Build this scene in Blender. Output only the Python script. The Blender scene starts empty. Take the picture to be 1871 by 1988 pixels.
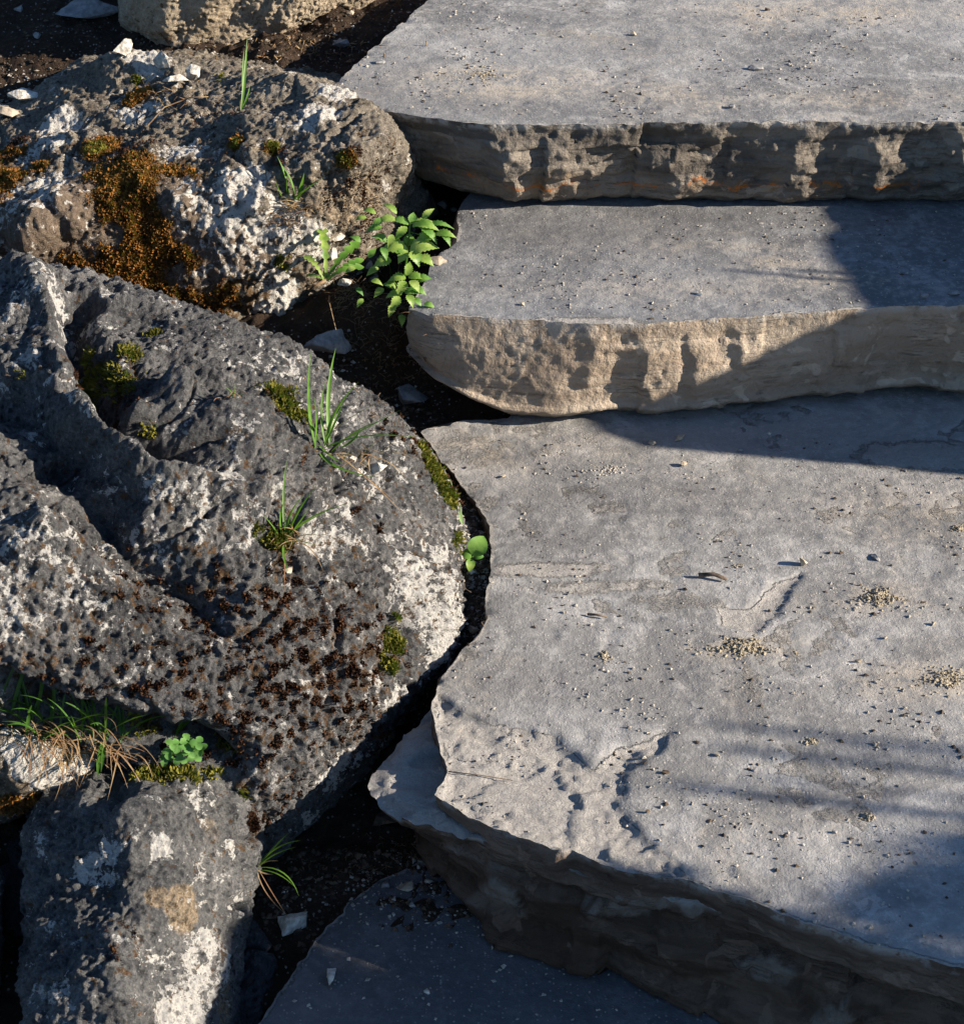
import bpy, bmesh, math, random
import numpy as np
from mathutils import Vector, geometry
from mathutils.bvhtree import BVHTree

C = bpy.context.scene.collection
scene = bpy.context.scene
rad = math.radians
# ------------------------------------------------------------------ camera
CAM_H, PITCH, FPX = 1.26, rad(35), 3570.0      # picture measured as 1871 x 1988
cd = bpy.data.cameras.new("camera"); cam = bpy.data.objects.new("camera", cd); C.objects.link(cam)
cd.sensor_fit = 'HORIZONTAL'; cd.sensor_width = 36; cd.lens = 36 * FPX / 1871
cd.clip_start = 0.05; cd.clip_end = 200
cam.location = (0, 0, CAM_H); cam.rotation_euler = (math.pi / 2 - PITCH, 0, 0)
scene.camera = cam
# ------------------------------------------------------------------ light
SUN_EL, SUN_AZ = rad(22), rad(9)
SUN = np.array([math.cos(SUN_EL) * math.cos(SUN_AZ), -math.cos(SUN_EL) * math.sin(SUN_AZ), math.sin(SUN_EL)])
w = bpy.data.worlds.new("World"); scene.world = w; w.use_nodes = True
nt = w.node_tree; bg = nt.nodes["Background"]
sky = nt.nodes.new("ShaderNodeTexSky"); sky.sky_type = 'NISHITA'; sky.sun_disc = False
sky.sun_elevation = SUN_EL; sky.sun_rotation = rad(90) + SUN_AZ; sky.ozone_density = 5.0; sky.dust_density = 0.3
nt.links.new(sky.outputs[0], bg.inputs[0]); bg.inputs[1].default_value = 0.066
sl = bpy.data.lights.new("sun", 'SUN'); so = bpy.data.objects.new("sun", sl); C.objects.link(so)
sl.energy = 5.0; sl.angle = rad(0.53); sl.color = (1.0, 0.89, 0.75)
so.rotation_euler = Vector(SUN).to_track_quat('Z', 'Y').to_euler(); so.location = (4, -1, 4)
scene.view_settings.view_transform = 'Standard'; scene.view_settings.look = 'None'
scene.view_settings.gamma = 1; scene.view_settings.exposure = 1.38
# ------------------------------------------------------------------ maths helpers
cp, sp = math.cos(PITCH), math.sin(PITCH)
def ray(x, y):
    u = (x - 935.5) / FPX; v = (y - 994) / FPX
    return np.array([u, cp - v * sp, -sp - v * cp])
def P(x, y, z):
    d = ray(x, y); t = (z - CAM_H) / d[2]
    return np.array([d[0] * t, d[1] * t, z])
def project(V):
    V = np.asarray(V); X = V[..., 0]; Y = V[..., 1]; Z = V[..., 2] - CAM_H
    f = Y * cp - Z * sp; dn = -Y * sp - Z * cp
    return 935.5 + FPX * X / f, 994 + FPX * dn / f
def _hash(ix, iy, iz, seed):
    h = (ix.astype(np.int64) * 374761393 + iy.astype(np.int64) * 668265263 + iz.astype(np.int64) * 2147483647 + seed * 1274126177) & 0xffffffff
    h = ((h ^ (h >> 13)) * 1274126177) & 0xffffffff
    h = ((h ^ (h >> 16)) * 2246822519) & 0xffffffff
    return (h ^ (h >> 15)) & 0xffffffff
def noise3(p, seed=0):
    i = np.floor(p).astype(np.int64); f = p - i; u = f * f * f * (f * (f * 6 - 15) + 10)
    r = 0
    for dx in (0, 1):
        for dy in (0, 1):
            for dz in (0, 1):
                h = _hash(i[:, 0] + dx, i[:, 1] + dy, i[:, 2] + dz, seed)
                gx = ((h & 1023) / 511.5 - 1); gy = (((h >> 10) & 1023) / 511.5 - 1); gz = (((h >> 20) & 1023) / 511.5 - 1)
                d = gx * (f[:, 0] - dx) + gy * (f[:, 1] - dy) + gz * (f[:, 2] - dz)
                wgt = (u[:, 0] if dx else 1 - u[:, 0]) * (u[:, 1] if dy else 1 - u[:, 1]) * (u[:, 2] if dz else 1 - u[:, 2])
                r = r + wgt * d
    return r * 1.3
def fbm(p, octs=4, seed=0, gain=.5):
    r = 0; a = 1; s = 1
    for k in range(octs):
        r = r + a * noise3(p * s + 17.3 * k, seed + k); a *= gain; s *= 2.03
    return r
def ridged(p, octs=3, seed=0):
    r = 0; a = 1; s = 1
    for k in range(octs):
        r = r + a * (.35 - np.abs(noise3(p * s + 9.1 * k, seed + k))); a *= .5; s *= 2.1
    return r
def facet(p, seed=0, tilt=1.0, step=.5, blend=.12):
    """broken-rock relief: each jittered cell is a tilted plane"""
    i0 = np.floor(p).astype(np.int64); n = len(p)
    b1 = np.full(n, 1e9); b2 = np.full(n, 1e9); h1 = np.zeros(n); h2 = np.zeros(n)
    for dx in (-1, 0, 1):
        for dy in (-1, 0, 1):
            for dz in (-1, 0, 1):
                ii = i0 + (dx, dy, dz)
                h = _hash(ii[:, 0], ii[:, 1], ii[:, 2], seed); g = _hash(ii[:, 0], ii[:, 1], ii[:, 2], seed + 77)
                c = np.stack([(h & 1023) / 1023., ((h >> 10) & 1023) / 1023., ((h >> 20) & 1023) / 1023.], 1) + ii
                t = np.stack([(g & 255) / 127.5 - 1, ((g >> 8) & 255) / 127.5 - 1, ((g >> 16) & 255) / 127.5 - 1], 1)
                o = ((g >> 24) & 255) / 127.5 - 1
                q = p - c; d = np.sqrt((q * q).sum(1)); hh = o * step + tilt * (q * t).sum(1)
                nearer = d < b1; second = (~nearer) & (d < b2)
                b2 = np.where(nearer, b1, np.where(second, d, b2)); h2 = np.where(nearer, h1, np.where(second, hh, h2))
                b1 = np.where(nearer, d, b1); h1 = np.where(nearer, hh, h1)
    k = np.clip((b2 - b1) / blend, 0, 1) * .5 + .5
    return h1 * k + h2 * (1 - k)
def scallop(p, seed=0, tilt=.6, step=.35, k=.5):
    """conchoidal fracture: shallow scoops meeting in sharp outward ridges"""
    i0 = np.floor(p).astype(np.int64); best = np.full(len(p), 1e9)
    for dx in (-1, 0, 1):
        for dy in (-1, 0, 1):
            for dz in (-1, 0, 1):
                ii = i0 + (dx, dy, dz)
                h = _hash(ii[:, 0], ii[:, 1], ii[:, 2], seed); g = _hash(ii[:, 0], ii[:, 1], ii[:, 2], seed + 77)
                q = p - ii - np.stack([(h & 1023) / 1023., ((h >> 10) & 1023) / 1023., ((h >> 20) & 1023) / 1023.], 1)
                t = np.stack([(g & 255) / 127.5 - 1, ((g >> 8) & 255) / 127.5 - 1, ((g >> 16) & 255) / 127.5 - 1], 1)
                best = np.minimum(best, (((g >> 24) & 255) / 127.5 - 1) * step + tilt * (q * t).sum(1) + k * (q * q).sum(1))
    return best + .75 * step + .25 * tilt
def sstep(a, b, x):
    t = np.clip((x - a) / (b - a), 0, 1); return t * t * (3 - 2 * t)
def seg_dist(V, poly):
    d = np.full(len(V), 1e9); poly = [np.asarray(q) for q in poly]
    for a, b in zip(poly[:-1], poly[1:]):
        ab = b - a; t = np.clip(((V - a) @ ab) / (ab @ ab + 1e-12), 0, 1)
        d = np.minimum(d, np.linalg.norm(V - (a + t[:, None] * ab), axis=1))
    return d
def in_poly(X, Y, poly):
    ins = np.zeros(len(X), bool); n = len(poly); j = n - 1
    for i in range(n):
        xi, yi = poly[i][:2]; xj, yj = poly[j][:2]
        c = ((yi > Y) != (yj > Y)) & (X < (xj - xi) * (Y - yi) / (yj - yi + 1e-15) + xi)
        ins ^= c; j = i
    return ins
def sdf_poly(X, Y, poly):
    """positive inside"""
    V = np.stack([X, Y, 0 * X], 1); pl = [np.array([q[0], q[1], 0.]) for q in poly]
    d = seg_dist(V, pl + [pl[0]])
    return np.where(in_poly(X, Y, poly), d, -d)
# ------------------------------------------------------------------ mesh helpers
def link_mesh(name, V, F, mats, parent=None, smooth=True, mi=None, attrs=None):
    me = bpy.data.meshes.new(name)
    if isinstance(F, np.ndarray):
        V = np.asarray(V, np.float32); k = F.shape[1]
        me.vertices.add(len(V)); me.vertices.foreach_set("co", V.ravel())
        me.loops.add(F.size); me.loops.foreach_set("vertex_index", F.ravel().astype(np.int32))
        me.polygons.add(len(F)); me.polygons.foreach_set("loop_start", np.arange(0, F.size, k, dtype=np.int32))
    else:
        me.from_pydata([tuple(map(float, v)) for v in V], [], [tuple(map(int, f)) for f in F])
    for m in (mats if isinstance(mats, (list, tuple)) else [mats]): me.materials.append(m)
    if mi is not None: me.polygons.foreach_set("material_index", np.asarray(mi, np.int32))
    me.update(calc_edges=True)
    me.polygons.foreach_set("use_smooth", np.full(len(me.polygons), smooth))
    for k, a in (attrs or {}).items():
        at = me.attributes.new(k, 'FLOAT', 'POINT'); at.data.foreach_set("value", np.asarray(a, np.float32))
    o = bpy.data.objects.new(name, me); C.objects.link(o)
    if parent is not None: o.parent = parent
    return o
def tag(o, label=None, cat=None, group=None, kind=None):
    if label: o["label"] = label
    if cat: o["category"] = cat
    if group: o["group"] = group
    if kind: o["kind"] = kind
    return o
def empty(name, loc, label, cat, group=None):
    o = bpy.data.objects.new(name, None); C.objects.link(o); o.location = tuple(map(float, loc)); o.empty_display_size = .03
    return tag(o, label, cat, group)
def bvh_of(V, F):
    return BVHTree.FromPolygons([tuple(map(float, v)) for v in V], [tuple(map(int, f)) for f in F])
def hit(bvhs, x, y):
    d = ray(x, y); best = None
    for b in bvhs:
        r = b.ray_cast(Vector((0, 0, CAM_H)), Vector(d).normalized())
        if r[0] is not None and (best is None or r[3] < best[3]): best = r
    return (np.array(best[0]), np.array(best[1])) if best else (P(x, y, 0), np.array([0, 0, 1.]))
# ------------------------------------------------------------------ materials
class NB:
    def __init__(s, name):
        s.m = bpy.data.materials.new(name); s.m.use_nodes = True; s.t = s.m.node_tree; s.n = s.t.nodes; s.l = s.t.links
        s.b = s.n["Principled BSDF"]; s.co = s.n.new("ShaderNodeTexCoord").outputs["Object"]
    def set(s, inp, v):
        if isinstance(v, bpy.types.NodeSocket): s.l.new(v, inp)
        elif isinstance(v, (tuple, list)) and inp.type == 'RGBA': inp.default_value = (*v[:3], 1)
        else: inp.default_value = v
    def noise(s, sc, det=6, rough=.6, dist=0, co=None, stretch=None):
        n = s.n.new("ShaderNodeTexNoise"); c = co or s.co
        if stretch:
            mp = s.n.new("ShaderNodeMapping"); mp.inputs["Scale"].default_value = stretch; s.l.new(c, mp.inputs[0]); c = mp.outputs[0]
        s.l.new(c, n.inputs["Vector"]); n.inputs["Scale"].default_value = sc; n.inputs["Detail"].default_value = det
        n.inputs["Roughness"].default_value = rough; n.inputs["Distortion"].default_value = dist
        return n.outputs["Fac"]
    def vor(s, sc, feat='F1', rnd=1, co=None):
        n = s.n.new("ShaderNodeTexVoronoi"); n.feature = feat; s.l.new(co or s.co, n.inputs["Vector"]); n.inputs["Scale"].default_value = sc
        n.inputs["Randomness"].default_value = rnd
        return n.outputs["Distance"]
    def vcol(s, sc):
        n = s.n.new("ShaderNodeTexVoronoi"); s.l.new(s.co, n.inputs["Vector"]); n.inputs["Scale"].default_value = sc
        sep = s.n.new("ShaderNodeSeparateColor"); s.l.new(n.outputs["Color"], sep.inputs[0]); return n.outputs["Distance"], sep.outputs[0]
    def math(s, op, a, b=0, c=0, clamp=False):
        n = s.n.new("ShaderNodeMath"); n.operation = op; n.use_clamp = clamp
        s.set(n.inputs[0], a); s.set(n.inputs[1], b); s.set(n.inputs[2], c); return n.outputs[0]
    def ss(s, x, a, b, lo=0, hi=1):
        n = s.n.new("ShaderNodeMapRange"); n.interpolation_type = 'SMOOTHSTEP'; s.set(n.inputs["Value"], x)
        n.inputs["From Min"].default_value = a; n.inputs["From Max"].default_value = b
        n.inputs["To Min"].default_value = lo; n.inputs["To Max"].default_value = hi; return n.outputs[0]
    def mix(s, f, a, b, mode='MIX'):
        n = s.n.new("ShaderNodeMix"); n.data_type = 'RGBA'; n.blend_type = mode
        s.set(n.inputs[0], f); s.set(n.inputs[6], a); s.set(n.inputs[7], b); return n.outputs[2]
    def attr(s, name):
        n = s.n.new("ShaderNodeAttribute"); n.attribute_name = name; return n.outputs["Fac"]
    def xyz(s):
        n = s.n.new("ShaderNodeSeparateXYZ"); s.l.new(s.co, n.inputs[0]); return n.outputs
    def bump(s, h, dist, strength=1.0, prev=None):
        n = s.n.new("ShaderNodeBump"); n.inputs["Strength"].default_value = strength; n.inputs["Distance"].default_value = dist
        s.set(n.inputs["Height"], h)
        if prev is not None: s.l.new(prev, n.inputs["Normal"])
        return n.outputs[0]
    def done(s, col, rough=.9, normal=None, spec=.25):
        s.set(s.b.inputs["Base Color"], col); s.set(s.b.inputs["Roughness"], rough); s.b.inputs["Specular IOR Level"].default_value = spec
        if normal is not None: s.l.new(normal, s.b.inputs["Normal"])
        return s.m

def mat_slab_top(name, gray, pale, tan_amt=.5):
    b = NB(name)
    big = b.noise(2.6, 5, .6, .6); mid = b.noise(17, 7, .68, .5); fine = b.noise(95, 6, .7); micro = b.noise(430, 4, .65); dens = b.noise(9, 4, .65)
    col = b.mix(b.ss(b.math('ADD', b.math('MULTIPLY', big, .5), b.math('MULTIPLY', mid, .5)), .4, .6), tuple(c * .62 for c in gray), gray)
    col = b.mix(b.ss(b.math('ADD', b.math('MULTIPLY', fine, .6), b.math('MULTIPLY', mid, .4)), .46, .62, 0, .7), col, pale)
    # dusty tan film
    dust = b.math('MULTIPLY', b.ss(b.noise(6.5, 6, .7, .8), .5, .66), b.ss(fine, .4, .6))
    col = b.mix(b.math('MULTIPLY', dust, tan_amt), col, (.34, .285, .21))
    st = b.ss(b.noise(5.2, 5, .65, 1.0, stretch=(1, 1.4, 1)), .54, .68, 0, .45)
    col = b.mix(st, col, (.08, .082, .088))
    vd, vr = b.vcol(130)
    pore = b.math('MULTIPLY', b.math('MULTIPLY', b.ss(b.math('ADD', vd, b.math('MULTIPLY', b.math('SUBTRACT', micro, .5), .5)), .42, .2), b.ss(vr, .86, .9)), b.ss(dens, .48, .62))
    col = b.mix(b.math('MULTIPLY', pore, .6), col, (.06, .058, .056))
    flake = b.math('MULTIPLY', b.ss(mid, .585, .60), b.ss(b.noise(5, 3, .6), .48, .58))
    col = b.mix(b.math('MULTIPLY', flake, .35), col, tuple(min(1, c * 1.25) for c in pale))
    vd2, vr2 = b.vcol(300)
    spk = b.math('MULTIPLY', b.ss(vd2, .45, .25), b.ss(vr2, .86, .9))
    col = b.mix(b.math('MULTIPLY', spk, .5), col, (.46, .43, .38))
    br = b.attr("rough")
    brm = b.ss(b.math('ADD', br, b.math('MULTIPLY', b.math('SUBTRACT', b.math('ADD', b.math('MULTIPLY', fine, .5), b.math('MULTIPLY', mid, .5)), .5), 1.4)), .38, .56)
    col = b.mix(b.math('MULTIPLY', brm, .85), col, b.mix(fine, (.32, .298, .27), (.5, .47, .43)))
    col = b.mix(b.ss(micro, .42, .7, 0, .2), col, (.06, .06, .06))
    stn = b.attr("stain")
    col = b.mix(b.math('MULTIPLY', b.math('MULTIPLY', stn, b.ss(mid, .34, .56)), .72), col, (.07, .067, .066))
    tnn = b.attr("tan")
    col = b.mix(b.math('MULTIPLY', b.math('MULTIPLY', tnn, b.ss(b.math('ADD', b.math('MULTIPLY', fine, .5), b.math('MULTIPLY', mid, .5)), .44, .56)), .75), col, (.42, .34, .24))
    h = b.math('ADD', b.math('MULTIPLY', fine, .6), b.math('MULTIPLY', micro, .25))
    h = b.math('SUBTRACT', h, b.math('MULTIPLY', pore, .4)); h = b.math('ADD', h, b.math('MULTIPLY', spk, .15)); h = b.math('SUBTRACT', h, b.math('MULTIPLY', flake, .18))
    n1 = b.bump(b.noise(30, 7, .68, .3), .006, .5); n2 = b.bump(h, .0027, .8, n1)
    n3 = b.bump(b.math('MULTIPLY', brm, b.noise(150, 7, .75, .6)), .006, 1.0, n2)
    return b.done(col, .86, n3, .3)

def mat_slab_side(name, ca, cb, rust_z=None, rust=.0, edge_z=None):
    b = NB(name)
    x, y, z = b.xyz()
    strata = b.noise(9, 6, .6, .6, stretch=(1, 1, 7)); mid = b.noise(24, 6, .65, .5); fine = b.noise(140, 5, .65)
    warm = b.noise(4, 3, .5, stretch=(1, 1, 2.5))
    col = b.mix(b.ss(b.math('ADD', b.math('MULTIPLY', strata, .5), b.math('MULTIPLY', warm, .5)), .4, .6), ca, cb)
    col = b.mix(b.ss(mid, .55, .72, 0, .5), col, tuple(min(1, c * 1.45) for c in cb))
    col = b.mix(b.ss(mid, .45, .3, 0, .55), col, tuple(c * .5 for c in ca))
    col = b.mix(b.ss(fine, .55, .75, 0, .3), col, (.06, .05, .04))
    if rust_z is not None:
        zz = b.math('ADD', z, b.math('MULTIPLY', b.math('SUBTRACT', b.noise(7, 7, .7, 0, stretch=(1, .2, .6)), .5), .12))
        dz = b.math('ABSOLUTE', b.math('SUBTRACT', zz, rust_z))
        r = b.math('MULTIPLY', b.ss(dz, .005, .0), b.ss(b.noise(22, 5, .7), .43, .56))
        r2 = b.math('MULTIPLY', b.ss(dz, .03, .004), b.ss(b.noise(22, 4, .6), .45, .65))
        col = b.mix(b.math('MULTIPLY', r2, .45 * rust), col, (.3, .16, .05))
        col = b.mix(b.math('MULTIPLY', r, rust), col, (.42, .13, .02))
    col = b.mix(b.math('MULTIPLY', b.attr('pale'), .75), col, b.mix(fine, (.13, .10, .078), (.26, .22, .18)))
    if edge_z is not None:
        e = b.math('MULTIPLY', b.ss(z, edge_z - .013, edge_z - .002), b.ss(b.noise(40, 5, .65), .44, .54))
        col = b.mix(b.math('MULTIPLY', e, .7), col, (.42, .4, .37))
    lines = b.noise(11, 5, .65, .8, stretch=(.5, .5, 11)); crk = b.math('MULTIPLY', b.ss(b.math('ABSOLUTE', b.math('SUBTRACT', lines, .5)), .012, .0), b.ss(b.noise(12, 3, .6), .5, .58))
    col = b.mix(b.math('MULTIPLY', crk, .35), col, (.04, .03, .025))
    fl = b.ss(b.noise(13, 3, .5, 1.2), .6, .615); col = b.mix(b.math('MULTIPLY', b.math('MULTIPLY', fl, b.ss(mid, .45, .5)), .45), col, tuple(min(1, c * 1.7) for c in cb))
    n0 = b.bump(strata, .008, .35); n1 = b.bump(b.math('SUBTRACT', mid, b.math('MULTIPLY', crk, .12)), .008, .9, n0); n2 = b.bump(fine, .0035, 1.0, n1)
    return b.done(col, .9, n2, .2)

def mat_boulder(name, dark, mid, light, white=(.62, .6, .56), wt=.62, sc=1.0, warm=(.36, .27, .17), pit=.5, ww=.12, mw=.12):
    b = NB(name)
    A = b.noise(7 * sc, 5, .6, .5); B = b.noise(34 * sc, 6, .65, .4); D = b.noise(150 * sc, 5, .7, .2); E = b.noise(520 * sc, 3, .6)
    t = b.math('ADD', b.math('MULTIPLY', A, .3), b.math('ADD', b.math('MULTIPLY', B, .35), b.math('MULTIPLY', D, .35)))
    col = b.mix(b.ss(t, .38, .52), dark, mid)
    col = b.mix(b.ss(t, .5, .64), col, light)
    wa = b.attr("warm")
    wm = b.ss(b.math('ADD', wa, b.math('MULTIPLY', b.math('SUBTRACT', B, .5), .9)), .4, .62)
    col = b.mix(b.math('MULTIPLY', wm, .75), col, b.mix(b.ss(D, .35, .65), tuple(c * .4 for c in warm), tuple(c * 1.15 for c in warm)))
    # white lichen and bare white limestone
    W = b.math('ADD', b.math('ADD', b.math('MULTIPLY', b.noise(30 * sc, 5, .65, .8), .5), b.math('MULTIPLY', b.noise(95 * sc, 6, .75, .3), .35)), b.math('MULTIPLY', b.noise(240 * sc, 4, .7, .3), .15))
    W = b.math('ADD', W, b.math('MULTIPLY', b.attr("white"), ww))
    wh = b.ss(W, wt, wt + .022)
    col = b.mix(b.math('MULTIPLY', wh, .92), col, b.mix(E, tuple(c * .7 for c in white), white))
    # brown crustose moss film
    m = b.math('ADD', b.noise(80 * sc, 5, .7, .3), b.math('MULTIPLY', b.attr("moss"), mw))
    col = b.mix(b.math('MULTIPLY', b.ss(m, .60, .65), .85), col, b.mix(D, (.035, .018, .008), (.15, .08, .028)))
    vd, vr = b.vcol(120 * sc)
    pits = b.math('MULTIPLY', b.math('MULTIPLY', b.ss(b.math('ADD', vd, b.math('MULTIPLY', b.math('SUBTRACT', D, .5), .9)), .45, .2), b.ss(vr, 1 - pit, 1 - pit + .05)), b.ss(A, .42, .58))
    col = b.mix(b.math('MULTIPLY', pits, .75), col, tuple(c * .35 for c in dark))
    F_ = b.noise(230 * sc, 6, .75, .4); col = b.mix(b.ss(F_, .54, .62, 0, .6), col, tuple(c * .8 for c in dark)); col = b.mix(b.ss(F_, .43, .36, 0, .35), col, tuple(min(1, c * 1.5) for c in light)); col = b.mix(b.ss(E, .5, .75, 0, .3), col, (.03, .03, .03))
    n0 = b.bump(B, .014, .6); n1 = b.bump(b.math('SUBTRACT', D, b.math('MULTIPLY', pits, .35)), .0075, 1.0, n0); n2 = b.bump(b.math('ADD', b.math('MULTIPLY', E, .35), b.math('MULTIPLY', b.math('SUBTRACT', 1.0, F_), .65)), .0045, 1.0, n1)
    return b.done(col, .92, n2, .15)

def mat_simple(name, a, c, sc=80, rough=.8, bd=.002, spec=.25, trans=0):
    b = NB(name); n = b.noise(sc, 5, .65)
    col = b.mix(b.ss(n, .35, .65), a, c)
    m = b.done(col, rough, b.bump(n, bd, .6), spec)
    if trans:   # thin leaf: part of the light passes through
        tr = b.n.new("ShaderNodeBsdfTranslucent"); b.set(tr.inputs[0], b.mix(.5, col, (.25, .5, .03)))
        mx = b.n.new("ShaderNodeMixShader"); mx.inputs[0].default_value = trans
        b.l.new(b.b.outputs[0], mx.inputs[1]); b.l.new(tr.outputs[0], mx.inputs[2]); b.l.new(mx.outputs[0], b.n["Material Output"].inputs[0])
    return m
def mat_soil():
    b = NB("soil"); A = b.noise(18, 6, .65); D = b.noise(160, 6, .7); vd, vr = b.vcol(210)
    col = b.mix(A, (.02, .014, .010), (.065, .043, .029)); col = b.mix(b.ss(D, .5, .7, 0, .7), col, (.085, .06, .04))
    sp_ = b.math('MULTIPLY', b.ss(vd, .4, .2), b.ss(vr, .86, .9)); col = b.mix(sp_, col, (.3, .27, .23))
    n0 = b.bump(A, .02, .6); n1 = b.bump(D, .008, 1, n0)
    return b.done(col, .95, n1, .1)

M = {}
M['top_upper'] = mat_slab_top("upper_step_top", (.27, .266, .258), (.37, .36, .34), .6)
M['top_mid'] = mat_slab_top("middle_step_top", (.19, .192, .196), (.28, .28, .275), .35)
M['top_big'] = mat_slab_top("broad_step_top", (.29, .284, .272), (.392, .38, .36), .3)
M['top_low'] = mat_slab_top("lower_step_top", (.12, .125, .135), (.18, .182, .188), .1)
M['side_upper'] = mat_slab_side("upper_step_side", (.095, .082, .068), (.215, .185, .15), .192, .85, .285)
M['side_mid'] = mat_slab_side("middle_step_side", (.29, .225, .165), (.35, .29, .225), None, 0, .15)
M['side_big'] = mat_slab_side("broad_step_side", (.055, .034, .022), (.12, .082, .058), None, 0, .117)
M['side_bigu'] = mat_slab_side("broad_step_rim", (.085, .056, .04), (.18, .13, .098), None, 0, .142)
M['rock_large'] = mat_boulder("dark_pitted_limestone", (.026, .027, .030), (.10, .10, .10), (.24, .23, .218), wt=.567, pit=.5, ww=.11)
M['rock_mossy'] = mat_boulder("mossy_limestone", (.07, .058, .045), (.2, .172, .135), (.38, .33, .26), wt=.57, pit=.2, ww=.36, mw=.26, white=(.74, .7, .63))
M['rock_low'] = mat_boulder("grey_lichen_limestone", (.035, .037, .04), (.12, .12, .118), (.24, .235, .225), wt=.585, pit=.35, ww=.15)
M['rock_tan'] = mat_boulder("tan_limestone", (.22, .175, .125), (.38, .31, .22), (.48, .4, .3), wt=.64, pit=.02, sc=.7)
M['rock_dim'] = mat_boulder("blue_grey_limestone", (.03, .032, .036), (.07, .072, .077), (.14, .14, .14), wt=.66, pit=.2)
M['soil'] = mat_soil()
M['grit'] = mat_simple("grit", (.2, .18, .15), (.42, .38, .32), 120)
M['grit_dark'] = mat_simple("dark_crumbs", (.03, .022, .016), (.1, .07, .045), 90)
M['crumb'] = mat_simple("sandy_crumbs", (.2, .165, .115), (.36, .305, .215), 150)
M['chip'] = mat_simple("pale_limestone_chip", (.3, .27, .22), (.62, .58, .5), 110, .9, .006)
M['chip_tan'] = mat_simple("tan_stone", (.26, .21, .15), (.42, .35, .26), 90)
M['chip_grey'] = mat_simple("grey_stone", (.14, .14, .14), (.27, .26, .25), 90)
M['grass'] = mat_simple("green_grass", (.06, .15, .015), (.12, .24, .03), 30, .45, .0003, .4, .35)
M['grass_dark'] = mat_simple("deep_green_grass", (.025, .075, .012), (.06, .14, .02), 30, .45, .0003, .4, .3)
M['straw'] = mat_simple("dry_reddish_grass", (.18, .09, .05), (.34, .24, .13), 40, .7, .0003, .2, .2)
M['leaf'] = mat_simple("bright_leaf", (.09, .2, .025), (.28, .38, .08), 55, .45, .0008, .4, .35)
M['leaf_pale'] = mat_simple("yellowing_leaf", (.16, .26, .04), (.3, .38, .1), 90, .55, .0012, .3, .35)
M['leaf_deep'] = mat_simple("deep_green_leaf", (.05, .15, .025), (.15, .27, .05), 70, .5, .0012, .3, .3)
M['clover'] = mat_simple("clover_leaf", (.08, .2, .04), (.15, .3, .08), 60, .5, .0005, .3, .3)
M['moss_rust'] = mat_simple("rusty_moss", (.11, .043, .014), (.28, .125, .032), 45, .9, .001, .1, .15)
M['moss_brown'] = mat_simple("dark_brown_moss", (.02, .009, .005), (.078, .036, .017), 60, .9, .001, .1)
M['moss_green'] = mat_simple("olive_moss", (.05, .045, .008), (.19, .17, .03), 45, .9, .001, .1, .15)
M['twig'] = mat_simple("weathered_twig", (.05, .035, .025), (.16, .12, .09), 90)
M['root'] = mat_simple("dry_root", (.1, .06, .03), (.22, .15, .09), 60)
M['bark'] = mat_simple("bark", (.04, .03, .02), (.1, .08, .06), 30)
RNG = np.random.default_rng(7); random.seed(7)

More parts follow.
